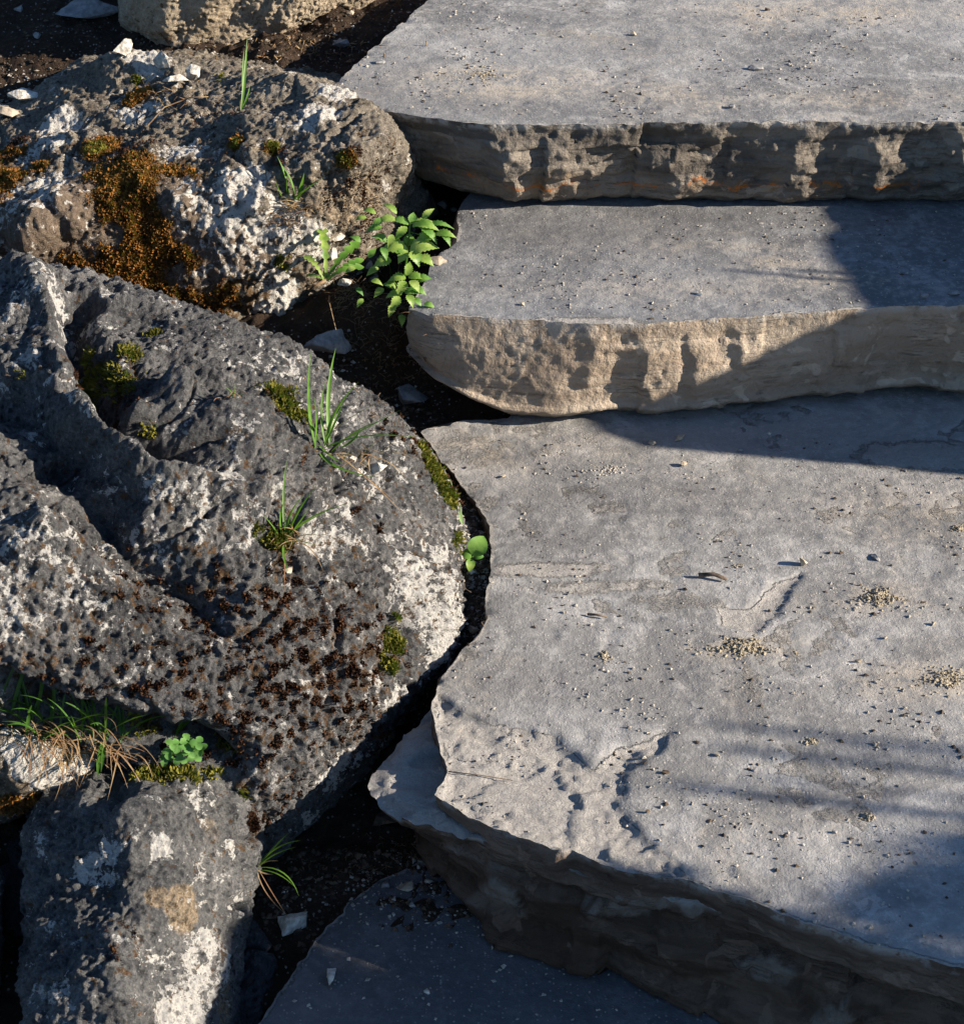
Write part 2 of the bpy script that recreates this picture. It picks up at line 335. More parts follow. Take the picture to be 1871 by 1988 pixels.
# ------------------------------------------------------------------ slabs
def resample(keys, fine, closed_back):
    """keys: list of (T, B, spacing) ; returns arrays T,B of paired outline points along a closed loop"""
    T = []; B = []; S = []; n = len(keys); s = 0
    for i in range(n):
        t0, b0, spc = keys[i]; t1, b1, _ = keys[(i + 1) % n]
        L = np.linalg.norm(t1 - t0); k = max(1, int(L / spc))
        for j in range(k):
            f = j / k; T.append(t0 * (1 - f) + t1 * f); B.append(b0 * (1 - f) + b1 * f); S.append(s + L * f)
        s += L
    return np.array(T), np.array(B), np.array(S)
def smooth_loop(A, it, mask):
    for _ in range(it):
        Bm = (np.roll(A, 1, 0) + np.roll(A, -1, 0)) * .25 + A * .5
        A = np.where(mask[:, None], Bm, A)
    return A
def slab(name, keys, zt, zb, hidden, disp, topz, mats, fine=.003, rows=48, topfine=.004, topattrs=None, parent=None, fine_y=(0, 1988), wob=1., wallattr=None):
    """keys: ((tx,ty),(bx,by)) in picture units; hidden: list of ((tx,ty),(bx,by)) closing the outline out of sight"""
    K = []
    for i, (t, b) in enumerate(keys): K.append((P(*t, zt), P(*b[:2], b[2] if len(b) > 2 else zb), fine if i < len(keys) - 1 else .03))
    for t, b in hidden: K.append((P(*t, zt), P(*b, zb), .03))
    T, B, S = resample(K, fine, True)
    T = smooth_loop(T, 3, np.ones(len(T), bool)); B = smooth_loop(B, 3, np.ones(len(T), bool))
    n = len(T)
    area = .5 * np.sum(T[:, 0] * np.roll(T[:, 1], -1) - np.roll(T[:, 0], -1) * T[:, 1])
    tg = np.roll(T, -3, 0) - np.roll(T, 3, 0); tg[:, 2] = 0; tg /= np.linalg.norm(tg, axis=1)[:, None] + 1e-9
    N = np.stack([tg[:, 1], -tg[:, 0], 0 * tg[:, 0]], 1) * (1 if area > 0 else -1)
    V = []
    for r in range(rows + 1):
        t = r / rows; base = T * (1 - t) + B * t
        d = disp(base, S, t) + wob * (.0035 * fbm(base * 24, 3, 81) + .0012 * fbm(base * 110, 2, 82)); q = base + N * d[:, None]
        q[:, 2] += (.004 * fbm(base * 18, 3, 83) * (t ** 2))
        if r == rows: q[:, 2] += 0
        V.append(q)
    V = np.array(V); Vw = V.reshape(-1, 3)
    idx = np.arange((rows + 1) * n).reshape(rows + 1, n)
    a = idx[:-1]; b = np.roll(idx, -1, 1)[:-1]; c = np.roll(idx, -1, 1)[1:]; d = idx[1:]
    Fw = np.stack([a, b, c, d], -1).reshape(-1, 4)
    if area > 0: Fw = Fw[:, ::-1]
    # top sheet
    ring = V[0]
    x0, y0 = ring[:, 0].min(), ring[:, 1].min(); x1, y1 = ring[:, 0].max(), ring[:, 1].max()
    gx, gy = np.meshgrid(np.arange(x0, x1, topfine), np.arange(y0, y1, topfine)); gx = gx.ravel(); gy = gy.ravel()
    gx = gx + RNG.uniform(-.3, .3, len(gx)) * topfine; gy = gy + RNG.uniform(-.3, .3, len(gy)) * topfine
    px, py = project(np.stack([gx, gy, np.full(len(gx), zt)], 1))
    fineok = (px > -40) & (px < 1911) & (py > fine_y[0]) & (py < fine_y[1] + 30)
    keep = fineok | (RNG.random(len(gx)) < .012)
    gx = gx[keep]; gy = gy[keep]
    sd = sdf_poly(gx, gy, [tuple(q) for q in ring[:, :2]]); k2 = sd > topfine * .6; gx = gx[k2]; gy = gy[k2]
    vs = [Vector((float(q[0]), float(q[1]))) for q in ring] + [Vector((float(x), float(y))) for x, y in zip(gx, gy)]
    es = [(i, (i + 1) % n) for i in range(n)]
    ov, oe, of, _, _, _ = geometry.delaunay_2d_cdt(vs, es, [], 1, 1e-7)
    TV = np.array([[q[0], q[1], zt] for q in ov]); TF = [tuple(f) for f in of]
    sdt = sdf_poly(TV[:, 0], TV[:, 1], [tuple(q) for q in ring[:, :2]])
    dz, at = topz(TV, sdt); TV[:, 2] += dz
    # rim of wall follows top sheet
    rv, _ = topz(np.concatenate([ring[:, :2], np.full((n, 1), zt)], 1), np.zeros(n))
    Vw = Vw.copy(); fall = np.linspace(1, 0, rows + 1)[:, None] ** 2 * rv[None, :]
    Vw[:, 2] += fall.ravel()
    # make top normals point up
    F = np.array(TF); A_, B_, C_ = TV[F[:, 0]], TV[F[:, 1]], TV[F[:, 2]]
    cr = (B_[:, 0] - A_[:, 0]) * (C_[:, 1] - A_[:, 1]) - (B_[:, 1] - A_[:, 1]) * (C_[:, 0] - A_[:, 0])
    F[cr < 0] = F[cr < 0][:, ::-1]
    nw = len(Vw); bi = np.arange(rows * n, (rows + 1) * n)
    fc = Vw[bi].mean(0); Vall = np.concatenate([Vw, TV, fc[None]])
    faces = [tuple(f) for f in Fw] + [tuple(f) for f in (F + nw)] + [(bi[(i + 1) % n], bi[i], len(Vall) - 1) for i in range(n)]
    mi = [1] * len(Fw) + [0] * len(F) + [1] * n
    attrs = {k: np.concatenate([np.zeros(nw), v, [0]]) for k, v in at.items()}
    attrs['pale'] = np.concatenate([wallattr(Vw) if wallattr else np.zeros(nw), np.zeros(len(TV) + 1)])
    o = link_mesh(name, Vall, faces, mats, parent, True, mi, attrs)
    return o, bvh_of(Vall, faces)

def poly_world(pts, z): return [tuple(P(x, y, z)[:2]) for x, y in pts]
def blobs(TV, lst, z):
    r = np.zeros(len(TV))
    for x, y, rx, ry, s in lst:
        c = P(x, y, z); q = ((TV[:, 0] - c[0]) / rx) ** 2 + ((TV[:, 1] - c[1]) / ry) ** 2
        r = np.maximum(r, s * np.exp(-q))
    return r
def base_relief(TV, sd, amp=1.0):
    p = TV * (1, 1, 0)
    z = amp * (.0016 * fbm(p * 9, 3, 3) + .0007 * fbm(p * 45, 3, 5)) - amp * .0012 * sstep(.42, .75, fbm(p * 26, 2, 8))
    ed = np.exp(-sd / .006); z = z - .003 * ed * sstep(-.1, .6, fbm(p * 40, 2, 15))
    return z

def wall_sd(X):  # picture x of a wall point (used to key bays and buttresses of the broken faces)
    return project(X)[0]

# --- upper step
def disp_upper(X, S, t):
    px = wall_sd(X) + 60 * fbm(X * (7, 7, 20), 3, 19)
    bay = np.interp(px, [600, 955, 985, 1200, 1215, 1285, 1300, 1425, 1500, 1555, 1640, 1672, 1700, 1790, 1840, 1900, 2000, 2080],
                    [0, .006, .024, .004, -.004, .007, .009, -.004, .002, .009, -.004, .001, .009, -.004, .009, -.004, .006, 0])
    k = sstep(0, .35, t) * (1 - .35 * sstep(.7, 1, t))
    w = sstep(940, 990, px)
    q = X + .006 * np.stack([fbm(X * 26 + 3 * k, 2, 16 + k) for k in range(3)], 1) * (1, 1, .5)
    f = scallop(q * (24, 24, 20), 11, 1.0, .5, .22) * .0085 + scallop(X * (62, 62, 58), 12, .9, .5, .3) * .0045 + fbm(X * 110, 3, 4, .6) * .0014
    return bay * k * .9 + f * (.12 + .88 * sstep(0, .22, t)) * (.35 + .65 * w) + .006 * math.sin(math.pi * t) - .012 * sstep(.9, 1, t)
UK = [((830, 0), (800, 100)), ((720, 95), (740, 200)), ((640, 172), (700, 290)), ((680, 200), (762, 330)), ((760, 217), (835, 362)), ((880, 235), (900, 382)),
      ((960, 243), (985, 396)), ((1150, 239), (1180, 394)), ((1500, 236), (1500, 398)), ((1871, 236), (1871, 400)), ((2400, 236), (2400, 398))]
UH = [((2450, -330), (2400, -250)), ((1200, -330), (1150, -250))]
def top_upper(TV, sd):
    return base_relief(TV, sd), {"rough": .8 * np.exp(-sd / .005) * sstep(-.2, .5, fbm(TV * 30, 2, 9)), "stain": blobs(TV, [(700, 150, .12, .1, .5), (900, 205, .2, .05, .6), (1200, 80, .2, .1, .3)], .285),
        "tan": blobs(TV, [(940, 145, .09, .03, .9), (1000, 175, .12, .03, .7), (1070, 150, .07, .03, .6), (1600, 20, .2, .05, .6), (1250, 170, .1, .03, .4), (1650, 190, .15, .03, .4)], .285)}
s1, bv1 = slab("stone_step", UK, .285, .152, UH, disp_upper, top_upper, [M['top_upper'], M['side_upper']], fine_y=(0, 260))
tag(s1, "highest and farthest grey stone step with chiselled front and rusty seam", "stone step", "natural stone steps")

# --- middle step
def disp_mid(X, S, t):
    px = wall_sd(X) + 26 * fbm(X * (6, 6, 20), 3, 39); w = sstep(1080, 1170, px)
    bay = np.interp(px, [780, 1120, 1150, 1195, 1260, 1330, 1345, 1420, 1440, 1560, 1600, 1730, 1760, 2000], [0, 0, .006, -.004, .008, -.002, .008, -.004, .004, -.004, .004, -.004, .004, 0])
    q = X + .006 * np.stack([fbm(X * 30 + 3 * k, 2, 36 + k) for k in range(3)], 1)
    f = scallop(q * (20, 20, 17), 31, .9, .5, .15) * .0075 * (.05 + .95 * w) + scallop(X * (58, 58, 56), 32, .8, .5, .2) * .0030 * (.12 + .88 * w) + fbm(X * 110, 3, 14, .6) * .0009
    f2 = scallop(q * (7, 7, 8), 38, .4, .5, .4) * .004 * (.3 + .7 * w)
    return (bay * .55 * sstep(0, .3, t)) + (f + f2) * (.2 + .8 * sstep(0, .2, t)) + .005 * math.sin(math.pi * t) - .014 * sstep(.9, 1, t) + .006 * sstep(.82, .86, t) * (1 - sstep(.88, .93, t))
MK = [((892, 440), (880, 470)), ((886, 470), (865, 520)), ((838, 500), (838, 600)), ((832, 535), (825, 660)), ((792, 598), (800, 690, .07)), ((835, 612), (848, 742, .045)), ((900, 613), (905, 780, .028)), ((985, 617), (985, 815, .004)), ((1060, 621), (1070, 821)), ((1145, 629), (1160, 818)),
      ((1240, 629), (1245, 815)), ((1350, 621), (1360, 806)), ((1500, 612), (1500, 795)), ((1700, 597), (1690, 772)), ((1780, 593), (1780, 763)), ((1871, 592), (1871, 774)), ((2400, 590), (2400, 780))]
MH = [((2400, 330), (2400, 420)), ((960, 330), (960, 400)), ((872, 405), (890, 430))]
def top_mid(TV, sd):
    z = base_relief(TV, sd)
    return z, {"rough": np.maximum(.9 * np.exp(-sd / .005) * sstep(-.3, .4, fbm(TV * 30, 2, 19)), blobs(TV, [(1150, 632, .09, .025, .9)], .15) * (sd < .03)), "stain": blobs(TV, [(1100, 450, .2, .08, .7), (950, 540, .1, .05, .4), (1300, 420, .2, .04, .6)], .15),
        "tan": blobs(TV, [(1500, 510, .05, .02, .7), (1430, 480, .1, .02, .3), (1590, 545, .1, .02, .5), (1330, 560, .2, .03, .3)], .15)}
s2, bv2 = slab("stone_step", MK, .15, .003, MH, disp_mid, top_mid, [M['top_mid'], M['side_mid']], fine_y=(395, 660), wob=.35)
tag(s2, "middle stone step with smooth tan broken front crossed by diagonal shadow", "stone step", "natural stone steps")

# --- broad step: upper layer and protruding lower ledge
ROUGH = poly_world([(848, 1345), (905, 1385), (1000, 1408), (1085, 1425), (1150, 1488), (1190, 1450), (1300, 1415), (1300, 1450), (1225, 1500), (1210, 1560), (1250, 1610), (1350, 1705), (1200, 1690), (1090, 1650), (950, 1610), (838, 1545), (868, 1500), (840, 1400)], 0)
FLAT = poly_world([(880, 1500), (960, 1480), (1090, 1500), (1120, 1560), (1110, 1620), (1060, 1625), (850, 1545)], 0)
SCAR = poly_world([(1556, 1112), (1520, 1180), (1468, 1232), (1400, 1215), (1390, 1180), (1450, 1180), (1500, 1130)], 0)
def top_big(TV, sd):
    p = TV * (1, 1, 0); z = base_relief(TV, sd)
    wob = .006 * fbm(p * 40, 3, 21)
    r = sstep(-.004, .012, sdf_poly(TV[:, 0], TV[:, 1], ROUGH) + wob)
    fl = sstep(0, .008, sdf_poly(TV[:, 0], TV[:, 1], FLAT) + wob * .5)
    pq = p + .008 * np.stack([fbm(p * 34 + 3 * k, 3, 124 + k) for k in range(3)], 1)
    z = z - r * (1 - fl * .75) * (.005 + .0018 * facet(pq * 40, 23, .8, 1.1, .03) + .0012 * facet(pq * 110, 26, .7, .9, .05) + .0014 * fbm(p * 120, 3, 24)) - fl * (.006 + .001 * fbm(p * (20, 70, 1), 3, 25) + .002 * facet(pq * (18, 40, 1), 27, .5, .8, .03))
    sdS = sdf_poly(TV[:, 0], TV[:, 1], SCAR) + wob * .6
    sc = sstep(-.001, .002, sdS) * .5 + .5 * sstep(0, .012, sdS)
    z = z - sc * (.0042 + .0015 * fbm(p * 80, 2, 28))
    th = sstep(.25, .32, fbm(p * 7, 4, 29)) * sstep(-.2, .1, fbm(p * 30, 2, 30)); z = z - .0009 * th
    a_r = np.maximum.reduce([r, sc * .95, .45 * th, blobs(TV, [(1060, 1105, .1, .018, .8), (900, 870, .06, .06, .55), (1180, 1140, .14, .02, .55), (1320, 1170, .08, .03, .5), (1460, 1330, .02, .08, .5), (1790, 885, .10, .04, .95)], 0),
                             .7 * np.exp(-sd / .006)])
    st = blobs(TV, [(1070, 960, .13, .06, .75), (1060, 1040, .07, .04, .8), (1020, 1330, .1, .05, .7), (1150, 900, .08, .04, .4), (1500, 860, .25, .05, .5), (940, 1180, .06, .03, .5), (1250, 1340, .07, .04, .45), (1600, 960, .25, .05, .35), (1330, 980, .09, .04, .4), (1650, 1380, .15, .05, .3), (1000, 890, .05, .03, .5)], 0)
    return z, {"rough": a_r, "stain": st, "tan": blobs(TV, [(1700, 1160, .06, .03, .6), (1440, 1258, .07, .02, .5), (1830, 1320, .08, .03, .7), (930, 870, .08, .05, .5), (1800, 1000, .15, .06, .3)], 0)}
def disp_bigu(X, S, t):
    f = scallop(X * (15, 15, 26), 41, .6, .5, .5) * .008 + scallop(X * (56, 56, 60), 42, .6, .5, .6) * .0035 + fbm(X * 110, 3, 44, .6) * .0014
    return f * (.35 + .65 * sstep(0, .3, t)) - .004 * t
BK = [((1000, 812), (1000, 812)), ((905, 818), (905, 818)), ((820, 836), (835, 836)), ((868, 905), (872, 925)), ((915, 958), (918, 978)), ((942, 1000), (945, 1030)), ((956, 1060), (958, 1090)), ((948, 1130), (950, 1160)), ((945, 1205), (945, 1230)), ((932, 1238), (934, 1262)), ((898, 1262), (904, 1290)),
      ((858, 1318), (866, 1350)), ((842, 1370), (852, 1430)), ((845, 1410), (858, 1475)), ((872, 1495), (884, 1560)), ((838, 1542), (850, 1600)), ((960, 1602), (965, 1672)), ((1088, 1648), (1090, 1715)), ((1112, 1642), (1115, 1715)), ((1205, 1685), (1205, 1752)),
      ((1340, 1708), (1340, 1776)), ((1465, 1748), (1465, 1818)), ((1600, 1800), (1600, 1872)), ((1750, 1845), (1750, 1920)), ((1890, 1884), (1890, 1960)), ((2300, 2005), (2300, 2090))]
BH = [((2900, 1900), (2900, 1950)), ((2700, 700), (2700, 720)), ((1010, 740), (1010, 760))]
root3 = empty("stone_step", P(1300, 1300, -.142), "broad grey stone step with chipped corner, gravel crumbs and sunlit top", "stone step", "natural stone steps")
loc3 = np.array(root3.location)
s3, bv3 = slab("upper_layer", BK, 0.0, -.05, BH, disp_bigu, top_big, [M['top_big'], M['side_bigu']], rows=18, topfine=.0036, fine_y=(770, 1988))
CHIPS = [[(900, 1752), (958, 1702), (1000, 1735), (1024, 1786), (960, 1778)], [(1118, 1738), (1255, 1728), (1320, 1752), (1240, 1775), (1145, 1778)], [(1272, 1706), (1300, 1712), (1368, 1768), (1345, 1790)], [(1420, 1870), (1500, 1855), (1560, 1900), (1470, 1905)], [(1560, 1960), (1640, 1950), (1660, 2000), (1590, 2000)]]
def pale_big(X):
    px, py = project(X); wv = 14 * fbm(X * 60, 3, 57); r_ = np.zeros(len(X))
    for c in CHIPS: r_ = np.maximum(r_, sstep(-3, 5, sdf_poly(px, py, c) + wv * .6))
    r_ = np.maximum(r_, .8 * sstep(7, 2, np.abs(sdf_poly(px, py, [(860, 1645), (990, 1690), (1056, 1720), (990, 1692)]) ) + wv * .3))
    return r_
def disp_bigl(X, S, t):
    f = scallop(X * (9, 9, 17), 51, 1.2, .7, .2) * .026 + scallop(X * (24, 24, 34), 52, 1., .5, .25) * .010 + fbm(X * 110, 3, 54, .6) * .0015 + .003 * ridged(X * (6, 6, 50), 2, 58)
    px, py = project(X); tip = 1 - .45 * sstep(900, 780, px)
    f = f + .009 * pale_big(X)
    return (f + .004) * (.25 + .75 * sstep(0, .25, t)) * tip + (.006 + .006 * sstep(.05, .35, t)) * sstep(800, 950, px) - .006 * sstep(.6, .8, t) + .010 * sstep(.84, .9, t)
LK = [((880, 1330), (880, 1400)), ((800, 1402), (840, 1500)), ((732, 1480), (815, 1560)), ((706, 1520), (800, 1610)), ((722, 1552), (805, 1650)), ((790, 1592), (825, 1705)), ((870, 1610), (872, 1755)), ((960, 1634), (950, 1832)), ((1060, 1668), (1070, 1880)),
      ((1200, 1714), (1200, 1916)), ((1340, 1737), (1330, 1962)), ((1450, 1767), (1450, 2002)), ((1600, 1825), (1600, 2062)), ((1750, 1869), (1750, 2110)), ((1900, 1913), (1900, 2160)), ((2300, 2060), (2300, 2290))]
LH = [((2900, 2000), (2900, 2100)), ((2700, 780), (2700, 800)), ((950, 830), (950, 850)), ((960, 1250), (960, 1260))]
def top_ledge(TV, sd):
    p = TV * (1, 1, 0)
    z = base_relief(TV, sd) + .0055 * facet(p * (24, 50, 1), 56, .5, .7, .05) - .004 * sstep(.02, 0, sd)
    return z, {"rough": np.full(len(TV), .8), "stain": np.zeros(len(TV)), "tan": np.zeros(len(TV))}
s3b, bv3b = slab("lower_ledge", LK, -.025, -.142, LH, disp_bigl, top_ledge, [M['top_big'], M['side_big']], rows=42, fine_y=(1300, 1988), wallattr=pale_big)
for o in (s3, s3b):
    o.data.transform(__import__('mathutils').Matrix.Translation(-Vector(loc3))); o.parent = root3
# --- lowest step, in shade
def disp_low(X, S, t):
    return facet(X * (16, 16, 20), 61, .5, .5, .2) * .006 + fbm(X * 50, 3, 64) * .002
OK_ = [((720, 1725), (720, 1760)), ((672, 1752), (672, 1790)), ((612, 1818), (618, 1860)), ((566, 1890), (572, 1940)), ((520, 1962), (530, 2010)), ((470, 2035), (480, 2090)), ((400, 2160), (410, 2200))]
OH = [((500, 2500), (500, 2560)), ((2300, 2600), (2300, 2700)), ((2600, 1800), (2600, 1850)), ((1000, 1560), (1000, 1580))]
def top_low(TV, sd):
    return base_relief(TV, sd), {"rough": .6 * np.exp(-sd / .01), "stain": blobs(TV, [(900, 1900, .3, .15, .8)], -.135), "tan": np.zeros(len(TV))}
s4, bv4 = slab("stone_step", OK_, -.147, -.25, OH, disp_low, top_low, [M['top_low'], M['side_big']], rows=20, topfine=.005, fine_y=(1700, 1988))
tag(s4, "lowest stone step lying in blue shade below the broad step", "stone step", "natural stone steps")

# ------------------------------------------------------------------ ground
GC = [(690, 520, .12), (760, 545, .12), (745, 580, .10), (655, 560, .08), (100, 60, .2), (0, 0, .2), (400, 60, .215), (560, 90, .222), (700, 30, .236), (640, 130, .2), (30, 230, .13), (-150, 250, .12), (-300, 500, .1), (820, 330, .06), (860, 400, .09), (700, 650, .0), (640, 720, .03), (760, 700, -.02), (780, 790, -.02), (760, 830, -.03), (830, 800, -.02),
      (860, 930, -.03), (905, 1000, -.022), (925, 1100, -.018), (915, 1180, -.02), (900, 1235, -.04), (850, 1300, -.11), (780, 1400, -.14), (700, 1500, -.15), (650, 1620, -.155), (720, 1680, -.150), (780, 1700, -.147), (850, 1790, -.15), (600, 1760, -.155), (520, 1900, -.18), (300, 1700, -.2), (30, 1800, -.14), (0, 1600, -.12),
      (-200, 1300, -.02), (400, 1100, -.1), (300, 400, .02), (1100, 500, -.02), (1500, 500, -.02), (2300, 500, -.02), (1100, 350, .1), (1500, 300, .1), (2300, 250, .1), (1500, 100, .12), (1200, 50, .12), (2300, -300, .2), (1200, -400, .26),
      (1200, 1200, -.2), (1700, 1200, -.2), (2600, 1200, -.2), (1200, 1700, -.2), (1900, 1800, -.2), (2800, 1800, -.15), (1300, 2200, -.3), (500, 2200, -.3), (2900, 2300, -.25)]
GP = np.array([P(*g) for g in GC])
def ground_z(X, Y):
    num = 0; den = 0
    for q in GP:
        w_ = 1 / ((X - q[0]) ** 2 + (Y - q[1]) ** 2 + 6e-4) ** 2
        num = num + w_ * q[2]; den = den + w_
    z = num / den
    far = sstep(.9, 2.2, np.hypot(X - .2, Y - 1.8)); return z * (1 - far) + far * np.clip(.22 * (Y - 1.8), -.6, 1.2)
def axis(lo, hi, step, far):
    c = list(np.arange(lo, hi, step)); a = []; s = step; x = lo
    while x > -far: s *= 1.18; x -= s; a.append(x)
    b_ = []; s = step; x = hi
    while x < far: s *= 1.18; x += s; b_.append(x)
    return np.array(a[::-1] + c + b_)
gxs = axis(-.85, .25, .005, 45); gys = axis(1.0, 3.1, .005, 45)
GX, GY = np.meshgrid(gxs, gys); X = GX.ravel(); Y = GY.ravel(); Z = ground_z(X, Y)
pp = np.stack([X, Y, Z * 0], 1); near = np.exp(-np.clip(np.hypot(X, Y - 2) - 1.5, 0, 9))
Z = Z + near * (.010 * fbm(pp * 14, 3, 70) + .006 * fbm(pp * 55, 3, 71) + .006 * np.maximum(0, facet(pp * 60, 73, .4, .7, .3)))
ny, nx = GX.shape; idx = np.arange(nx * ny).reshape(ny, nx)
F = np.stack([idx[:-1, :-1], idx[:-1, 1:], idx[1:, 1:], idx[1:, :-1]], -1).reshape(-1, 4)
Vg = np.stack([X, Y, Z], 1)
gnd = link_mesh("ground", Vg, F, M['soil']); tag(gnd, "dark brown crumbly soil between the stones", None, None, "structure")
sel = (np.abs(Vg[:, 0]) < 1.2) & (Vg[:, 1] > .8) & (Vg[:, 1] < 3.3)
bvg = bvh_of(Vg, F[sel[F].all(1)])

# ------------------------------------------------------------------ boulders
def hull_mesh(groups):
    bm = bmesh.new()
    for pts in groups:
        b2 = bmesh.new()
        for q in pts: b2.verts.new(tuple(q))
        r = bmesh.ops.convex_hull(b2, input=b2.verts)
        bmesh.ops.delete(b2, geom=[e for e in set(r['geom_interior']) | set(r['geom_unused']) if isinstance(e, bmesh.types.BMVert)], context='VERTS')
        m_ = bpy.data.meshes.new("tmp"); b2.to_mesh(m_); b2.free(); bm.from_mesh(m_); bpy.data.meshes.remove(m_)
    m_ = bpy.data.meshes.new("hull"); bm.to_mesh(m_); bm.free(); return m_
def boulder_base(groups, vox=.010, smooth=8, sub=2):
    me = hull_mesh(groups); o = bpy.data.objects.new("tmp", me); C.objects.link(o)
    r = o.modifiers.new("r", 'REMESH'); r.mode = 'VOXEL'; r.voxel_size = vox
    s = o.modifiers.new("s", 'SMOOTH'); s.iterations = smooth; s.factor = .6
    if sub: u = o.modifiers.new("u", 'SUBSURF'); u.levels = sub; u.render_levels = sub
    dg = bpy.context.evaluated_depsgraph_get(); ev = o.evaluated_get(dg); m2 = ev.to_mesh()
    n = len(m2.vertices); V = np.empty(n * 3, np.float32); m2.vertices.foreach_get("co", V)
    F = np.empty(len(m2.loops), np.int32); m2.loops.foreach_get("vertex_index", F)
    ev.to_mesh_clear(); bpy.data.objects.remove(o); bpy.data.meshes.remove(me)
    return V.reshape(-1, 3).astype(float), F.reshape(-1, 4)
def normals(V, F):
    n = np.cross(V[F[:, 2]] - V[F[:, 0]], V[F[:, 3]] - V[F[:, 1]]); N = np.zeros_like(V)
    for k in range(4): 
        for c in range(3): N[:, c] += np.bincount(F[:, k], n[:, c], len(V))
    return N / (np.linalg.norm(N, axis=1)[:, None] + 1e-12)
def surf_pts(bv, pts): return [hit([bv], x, y)[0] for x, y in pts]
def boulder(name, groups, feats, paint, amps, mat, label, cat="boulder", vox=.010, smooth=8, sub=2, seed=0, group="limestone boulders beside the steps", post=None):
    V, F = boulder_base(groups, vox, smooth, sub)
    N = normals(V, F); bv = bvh_of(V, F)
    big = amps[0] * fbm(V * amps[1], 3, seed + 1)
    V1 = V + N * big[:, None]
    d = np.zeros(len(V)); wob = 1 + .35 * fbm(V * 16, 2, seed + 5)
    for kind, pts, wd, dp in feats:
        sp_ = surf_pts(bv, pts); q = V + .012 * np.stack([fbm(V * 18 + 5 * k, 2, seed + 6 + k) for k in range(3)], 1)
        if len(sp_) == 1: dist = np.linalg.norm(q - sp_[0], axis=1)
        else: dist = seg_dist(q, sp_)
        t = np.clip(dist / (wd * wob), 0, 1)
        prof = (1 - t * t) ** 2 if kind == 'b' else (1 - t) ** 1.3
        d += dp * prof
    d += amps[2] * facet(V * amps[3], seed + 20, .7, .6, .2)
    rough = .5 + .5 * sstep(-.3, .35, fbm(V * 8, 2, seed + 33))
    d += amps[4] * rough * ridged(V * amps[5], 3, seed + 30)
    d += amps[6] * rough * fbm(V * amps[7], 3, seed + 40); d -= .010 * (.06 > np.abs(noise3(V * 9, seed + 44))) * (1 - np.abs(noise3(V * 9, seed + 44)) / .06) * sstep(0, .3, noise3(V * 4, seed + 45))
    d -= amps[8] * sstep(.15, .45, noise3(V * amps[9], seed + 50)) * sstep(-.1, .4, noise3(V * 10, seed + 51)); d += .0032 * fbm(V * 160, 2, seed + 60, .6)
    V2 = V1 + N * d[:, None]
    attrs = {}
    for k in ("white", "moss", "warm"):
        a = np.zeros(len(V))
        for x, y, r, s in paint.get(k, []):
            c = hit([bv], x, y)[0]; e = np.linalg.norm(V - c, axis=1) / r
            a = np.maximum(a, s * np.exp(-e * e)) if s > 0 else np.where(np.exp(-e * e) > .05, a + s * np.exp(-e * e), a)
        attrs[k] = a
    if post is not None: V2 = post(V2)
    o = link_mesh(name, V2, F, mat, None, True, None, attrs); tag(o, label, cat, group)
    return dict(o=o, V=V2, F=F, N=normals(V2, F), bv=bvh_of(V2, F), a=attrs)
def Q(lst): return [P(*q) for q in lst]

R3pts = Q([(-250, 510, .27), (0, 508, .29), (90, 516, .29), (200, 532, .28), (330, 572, .258), (450, 618, .235), (560, 670, .212), (640, 718, .187), (725, 774, .155), (800, 838, .118), (845, 905, .08), (880, 970, .05), (895, 1060, .02), (893, 1150, .0), (886, 1225, -.015), (862, 1285, -.025),
           (250, 800, .27), (100, 800, .285), (450, 830, .235), (620, 850, .185), (420, 1000, .205), (600, 1000, .165), (740, 1000, .115), (740, 1120, .09), (830, 1120, .05), (840, 1200, .02), (300, 1200, .155), (550, 1250, .105), (680, 1300, .06), (0, 1150, .2), (-250, 1200, .2), (100, 1350, .12), (380, 1400, .08), (550, 1430, .04), (650, 1430, .01), (760, 1290, .03),
           (765, 1375, -.035), (690, 1450, -.04), (620, 1525, -.055), (560, 1590, -.08), (500, 1530, .0), (500, 1640, -.11), (400, 1500, .02), (590, 1610, -.12), (500, 1700, -.17), (480, 1760, -.24), (300, 1500, -.2), (-250, 1500, -.1), (690, 1500, -.2), (850, 1320, -.2), (890, 1200, -.2), (895, 1080, -.2), (800, 900, -.15), (500, 760, -.1), (0, 600, -.1), (-250, 600, -.1)])
